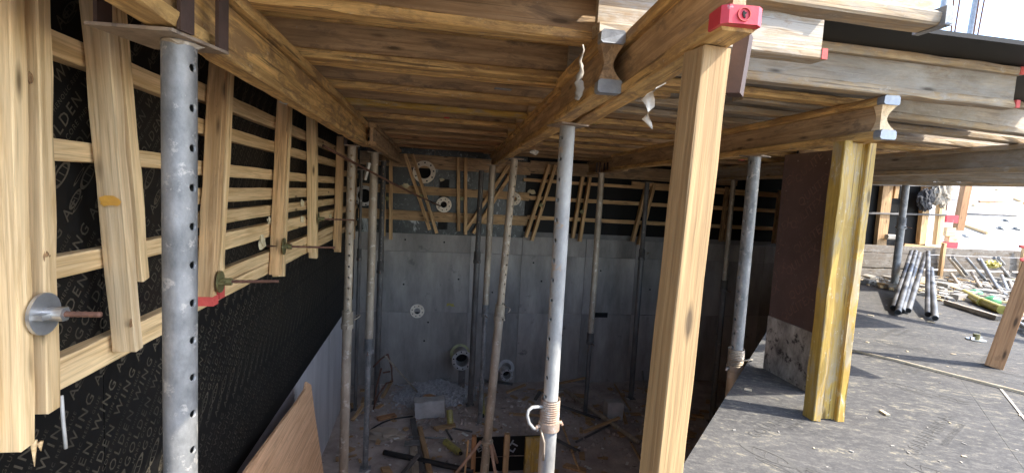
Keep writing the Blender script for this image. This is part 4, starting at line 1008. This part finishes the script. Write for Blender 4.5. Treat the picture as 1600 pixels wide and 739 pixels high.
def can2(label, a, b_, r):
    p, q = AZ(a[0], a[1], ZS+r), AZ(b_[0], b_[1], ZS+r); W = frame(p, q); L = (q-p).length
    t = thing('foam_can', label, 'can', W); part('body', tube(L*.9, r, 'yellow', 18), t); part('end_dome', tube(L*.1, r, 'yellow', 18, r*.55), t, W @ T((L*.9, 0, 0)))
can2('left yellow canister lying at the edge of the clutter', (1534, 472), (1504, 456), .05); can2('right yellow canister lying at the edge of the clutter', (1566, 484), (1532, 470), .05)
for (u, v, lb) in ((1523, 455, 'left green plastic dome behind the yellow canisters'), (1550, 466, 'right green plastic dome behind the yellow canisters')):
    solo('green_dome', blob(.095, 'green', 1, (1.25, .8, .7), .05, 3), lb, 'plastic dome', T(AZ(u, v+4, ZS+.03)))
solo('yellow_wrapper', crumple(.12, 'yellow', 8, (1.3, .6, .5)), 'crumpled yellow wrapper lying on the tubes', 'wrapper', T(AY(1550, 413, 6.9)))
solo_timber('timber_bar', AZ(1478, 472, ZS+.03), AZ(1560, 497, ZS+.03), .05, .05, 'steel_dirty', 'grey-brown bar lying in front of the yellow canisters', 'bar')
solo('white_box', boxm(-.12, .12, -.08, .08, 0, .09, 'plaster'), 'small pale box among the clutter right of the blotched tubes', 'box', T(AZ(1482, 452, ZS+.002)))
solo_timber('timber_offcut', AZ(1436, 435, ZS+.04), AZ(1446, 445, ZS+.04), .16, .05, 'pine', 'short pale offcut between the blotched tubes', 'timber')

# far shuttering standing on the platform (right)
fs_ = thing('shuttering_panel', 'dark shuttering with pale upright studs at the far end of the platform', 'shuttering', T((6.2, 7.6, ZS)))
YS = 7.62
xl = AY(1345, 350, YS).x; xr = AY(1480, 350, YS).x; zl = AY(1400, 392, YS).z
for i in range(3):
    w3 = (xr-.4-xl+.6)/3; part('plywood_sheet', boxm(xl-.6-6.2+i*w3+.003, xl-.6-6.2+(i+1)*w3-.003, .03, .05, 0, 1.75, 'ply_black'), fs_)
for ut, ub, vb, w_, m in ((1386, 1366, 455, .2, 'pine_old'), (1448, 1438, 381, .13, 'pine_far'), (1474, 1464, 382, .13, 'pine'), (1400, 1397, 310, .08, 'pine_far')):
    a, b2 = AY(ut, 285, YS-.05), AY(ub, vb, YS-.05); timber(fs_, 'stud', b2, a+(a-b2)*.15, .08, w_, m, (1, 0, 0))
for v in (288, 333):
    a, b2 = AY(1345, v, YS-.1), AY(1478, v+3, YS-.1); timber(fs_, 'rail', a, b2, .03, .03, 'steel_dark')
a, b2 = AY(1410, 384, YS-.08), AY(1490, 392, YS-.08); timber(fs_, 'rail', a, b2, .08, .09, 'pine_far')
solo('crumpled_sheet', crumple(.17, 'bag', 31, (.9, .4, 1.1)), 'crumpled black sheet hung on top of the far shuttering', 'plastic sheet', T(AY(1447, 312, YS-.2)))
solo('crumpled_rag', crumple(.2, 'rag', 32, (.9, .4, 1.2)), 'pale crumpled rag beside the crumpled black sheet', 'rag', T(AY(1472, 303, YS-.2)))
for k, v in enumerate((370, 392)): solo('clamp_head', plank(.16, .08, .09, 'plaster', 50+k, ch=.02), ('upper', 'lower')[k]+' pale clamp head on the dark shuttering', 'clamp', T(AY(1385, v, YS-.15)))
# timbers and nuts on the pale slope
def son(u, v, h=.03): p = on_slope(u, v); p.z += h; return p
for (a, b_, w_, m, lb) in (((1556, 298), (1625, 296), .1, 'pine', 'upper pale timber on the white slope'), ((1520, 322), (1612, 318), .09, 'pine_pale', 'long pale timber lying across the white slope'),
        ((1530, 317), (1600, 319), .06, 'orange_wood', 'thin brown timber alongside the long pale one'), ((1506, 354), (1543, 366), .09, 'pine_far', 'short brown timber lying tilted on the white slope'),
        ((1585, 312), (1640, 335), .08, 'pine_far', 'brown timber slanting over the others at the right edge')):
    solo_timber('slope_timber', son(*a), son(*b_), w_, .07, m, lb, 'timber')
for i, (u0, v0, u1, v1) in enumerate(((1508, 337, 1588, 339), (1484, 298, 1525, 298), (1484, 315, 1530, 316), (1500, 346, 1516, 346))):
    solo('dark_bar', sweep([son(u0, v0, .05), son(u1, v1, .05)], (.03, .015, .015, .015)[i], 'steel_dark', 6), ('long dark bar across the white slope', 'upper thin bar poking out beside the brown post', 'middle thin bar poking out beside the brown post', 'short bar below the long dark bar')[i], 'bar')
for u, v, lb in ((1570, 345, 'topmost'), (1562, 357, 'middle'), (1586, 358, 'rightmost'), (1506, 370, 'leftmost')): loose_nut(lb+' wing nut lying on the white slope', son(u, v, .0), 'steel', .13)
bp = solo_timber('brown_post', AY(1500, 360, 8.3)+Vector((-.05, 0, 0)), AY(1514, 270, 8.3), .1, .17, 'orange_wood', 'brown timber post rising in front of the white slope', 'timber post', (1, 0, 0))
for k, (u, v) in enumerate(((1485, 342), (1484, 384))): solo('red_marker', boxm(-.13, .13, -.04, .04, -.07, .07, 'red'), ('upper', 'lower')[k]+' red plastic cap at the end of the far shuttering', 'cap', T(AY(u, v, 7.7)))
for k, (u, v) in enumerate(((1482, 362), (1486, 375))): solo('pale_offcut', boxm(-.1, .1, -.05, .05, -.08, .08, 'pine_pale'), ('upper', 'lower')[k]+' pale offcut between the two red caps', 'offcut', T(AY(u, v, 7.75)))

# masts and starter bars against the sky
def mast(label, ut, ub, r, y, mat, name='steel_mast', cat='mast'):
    a, b_ = AY(ut, -20, y), AY(ub, 75, y); d = (a-b_); b2 = b_-d*((b_.z-slope_z(y))/d.z); a2 = a+d*.6
    solo(name, tube((a2-b2).length, r, mat, 12), label, cat, frame(b2, a2))
mast('thick grey mast seen beyond the end of the cement-white joist', 1480, 1462, .085, 13, 'blue_steel')
mast('thick grey mast further right against the sky', 1529, 1512, .085, 13, 'blue_steel')
for a, b_, lb in ((1492, 1484, 'left of two thin bars between the masts'), (1503, 1488, 'right of two thin bars between the masts'), (1533, 1518, 'thin bar touching the right mast'), (1542, 1524, 'rightmost thin bar against the sky')):
    mast(lb, a, b_, .022, 12.5, 'rust_rod', 'reinforcing_bar', 'rebar')
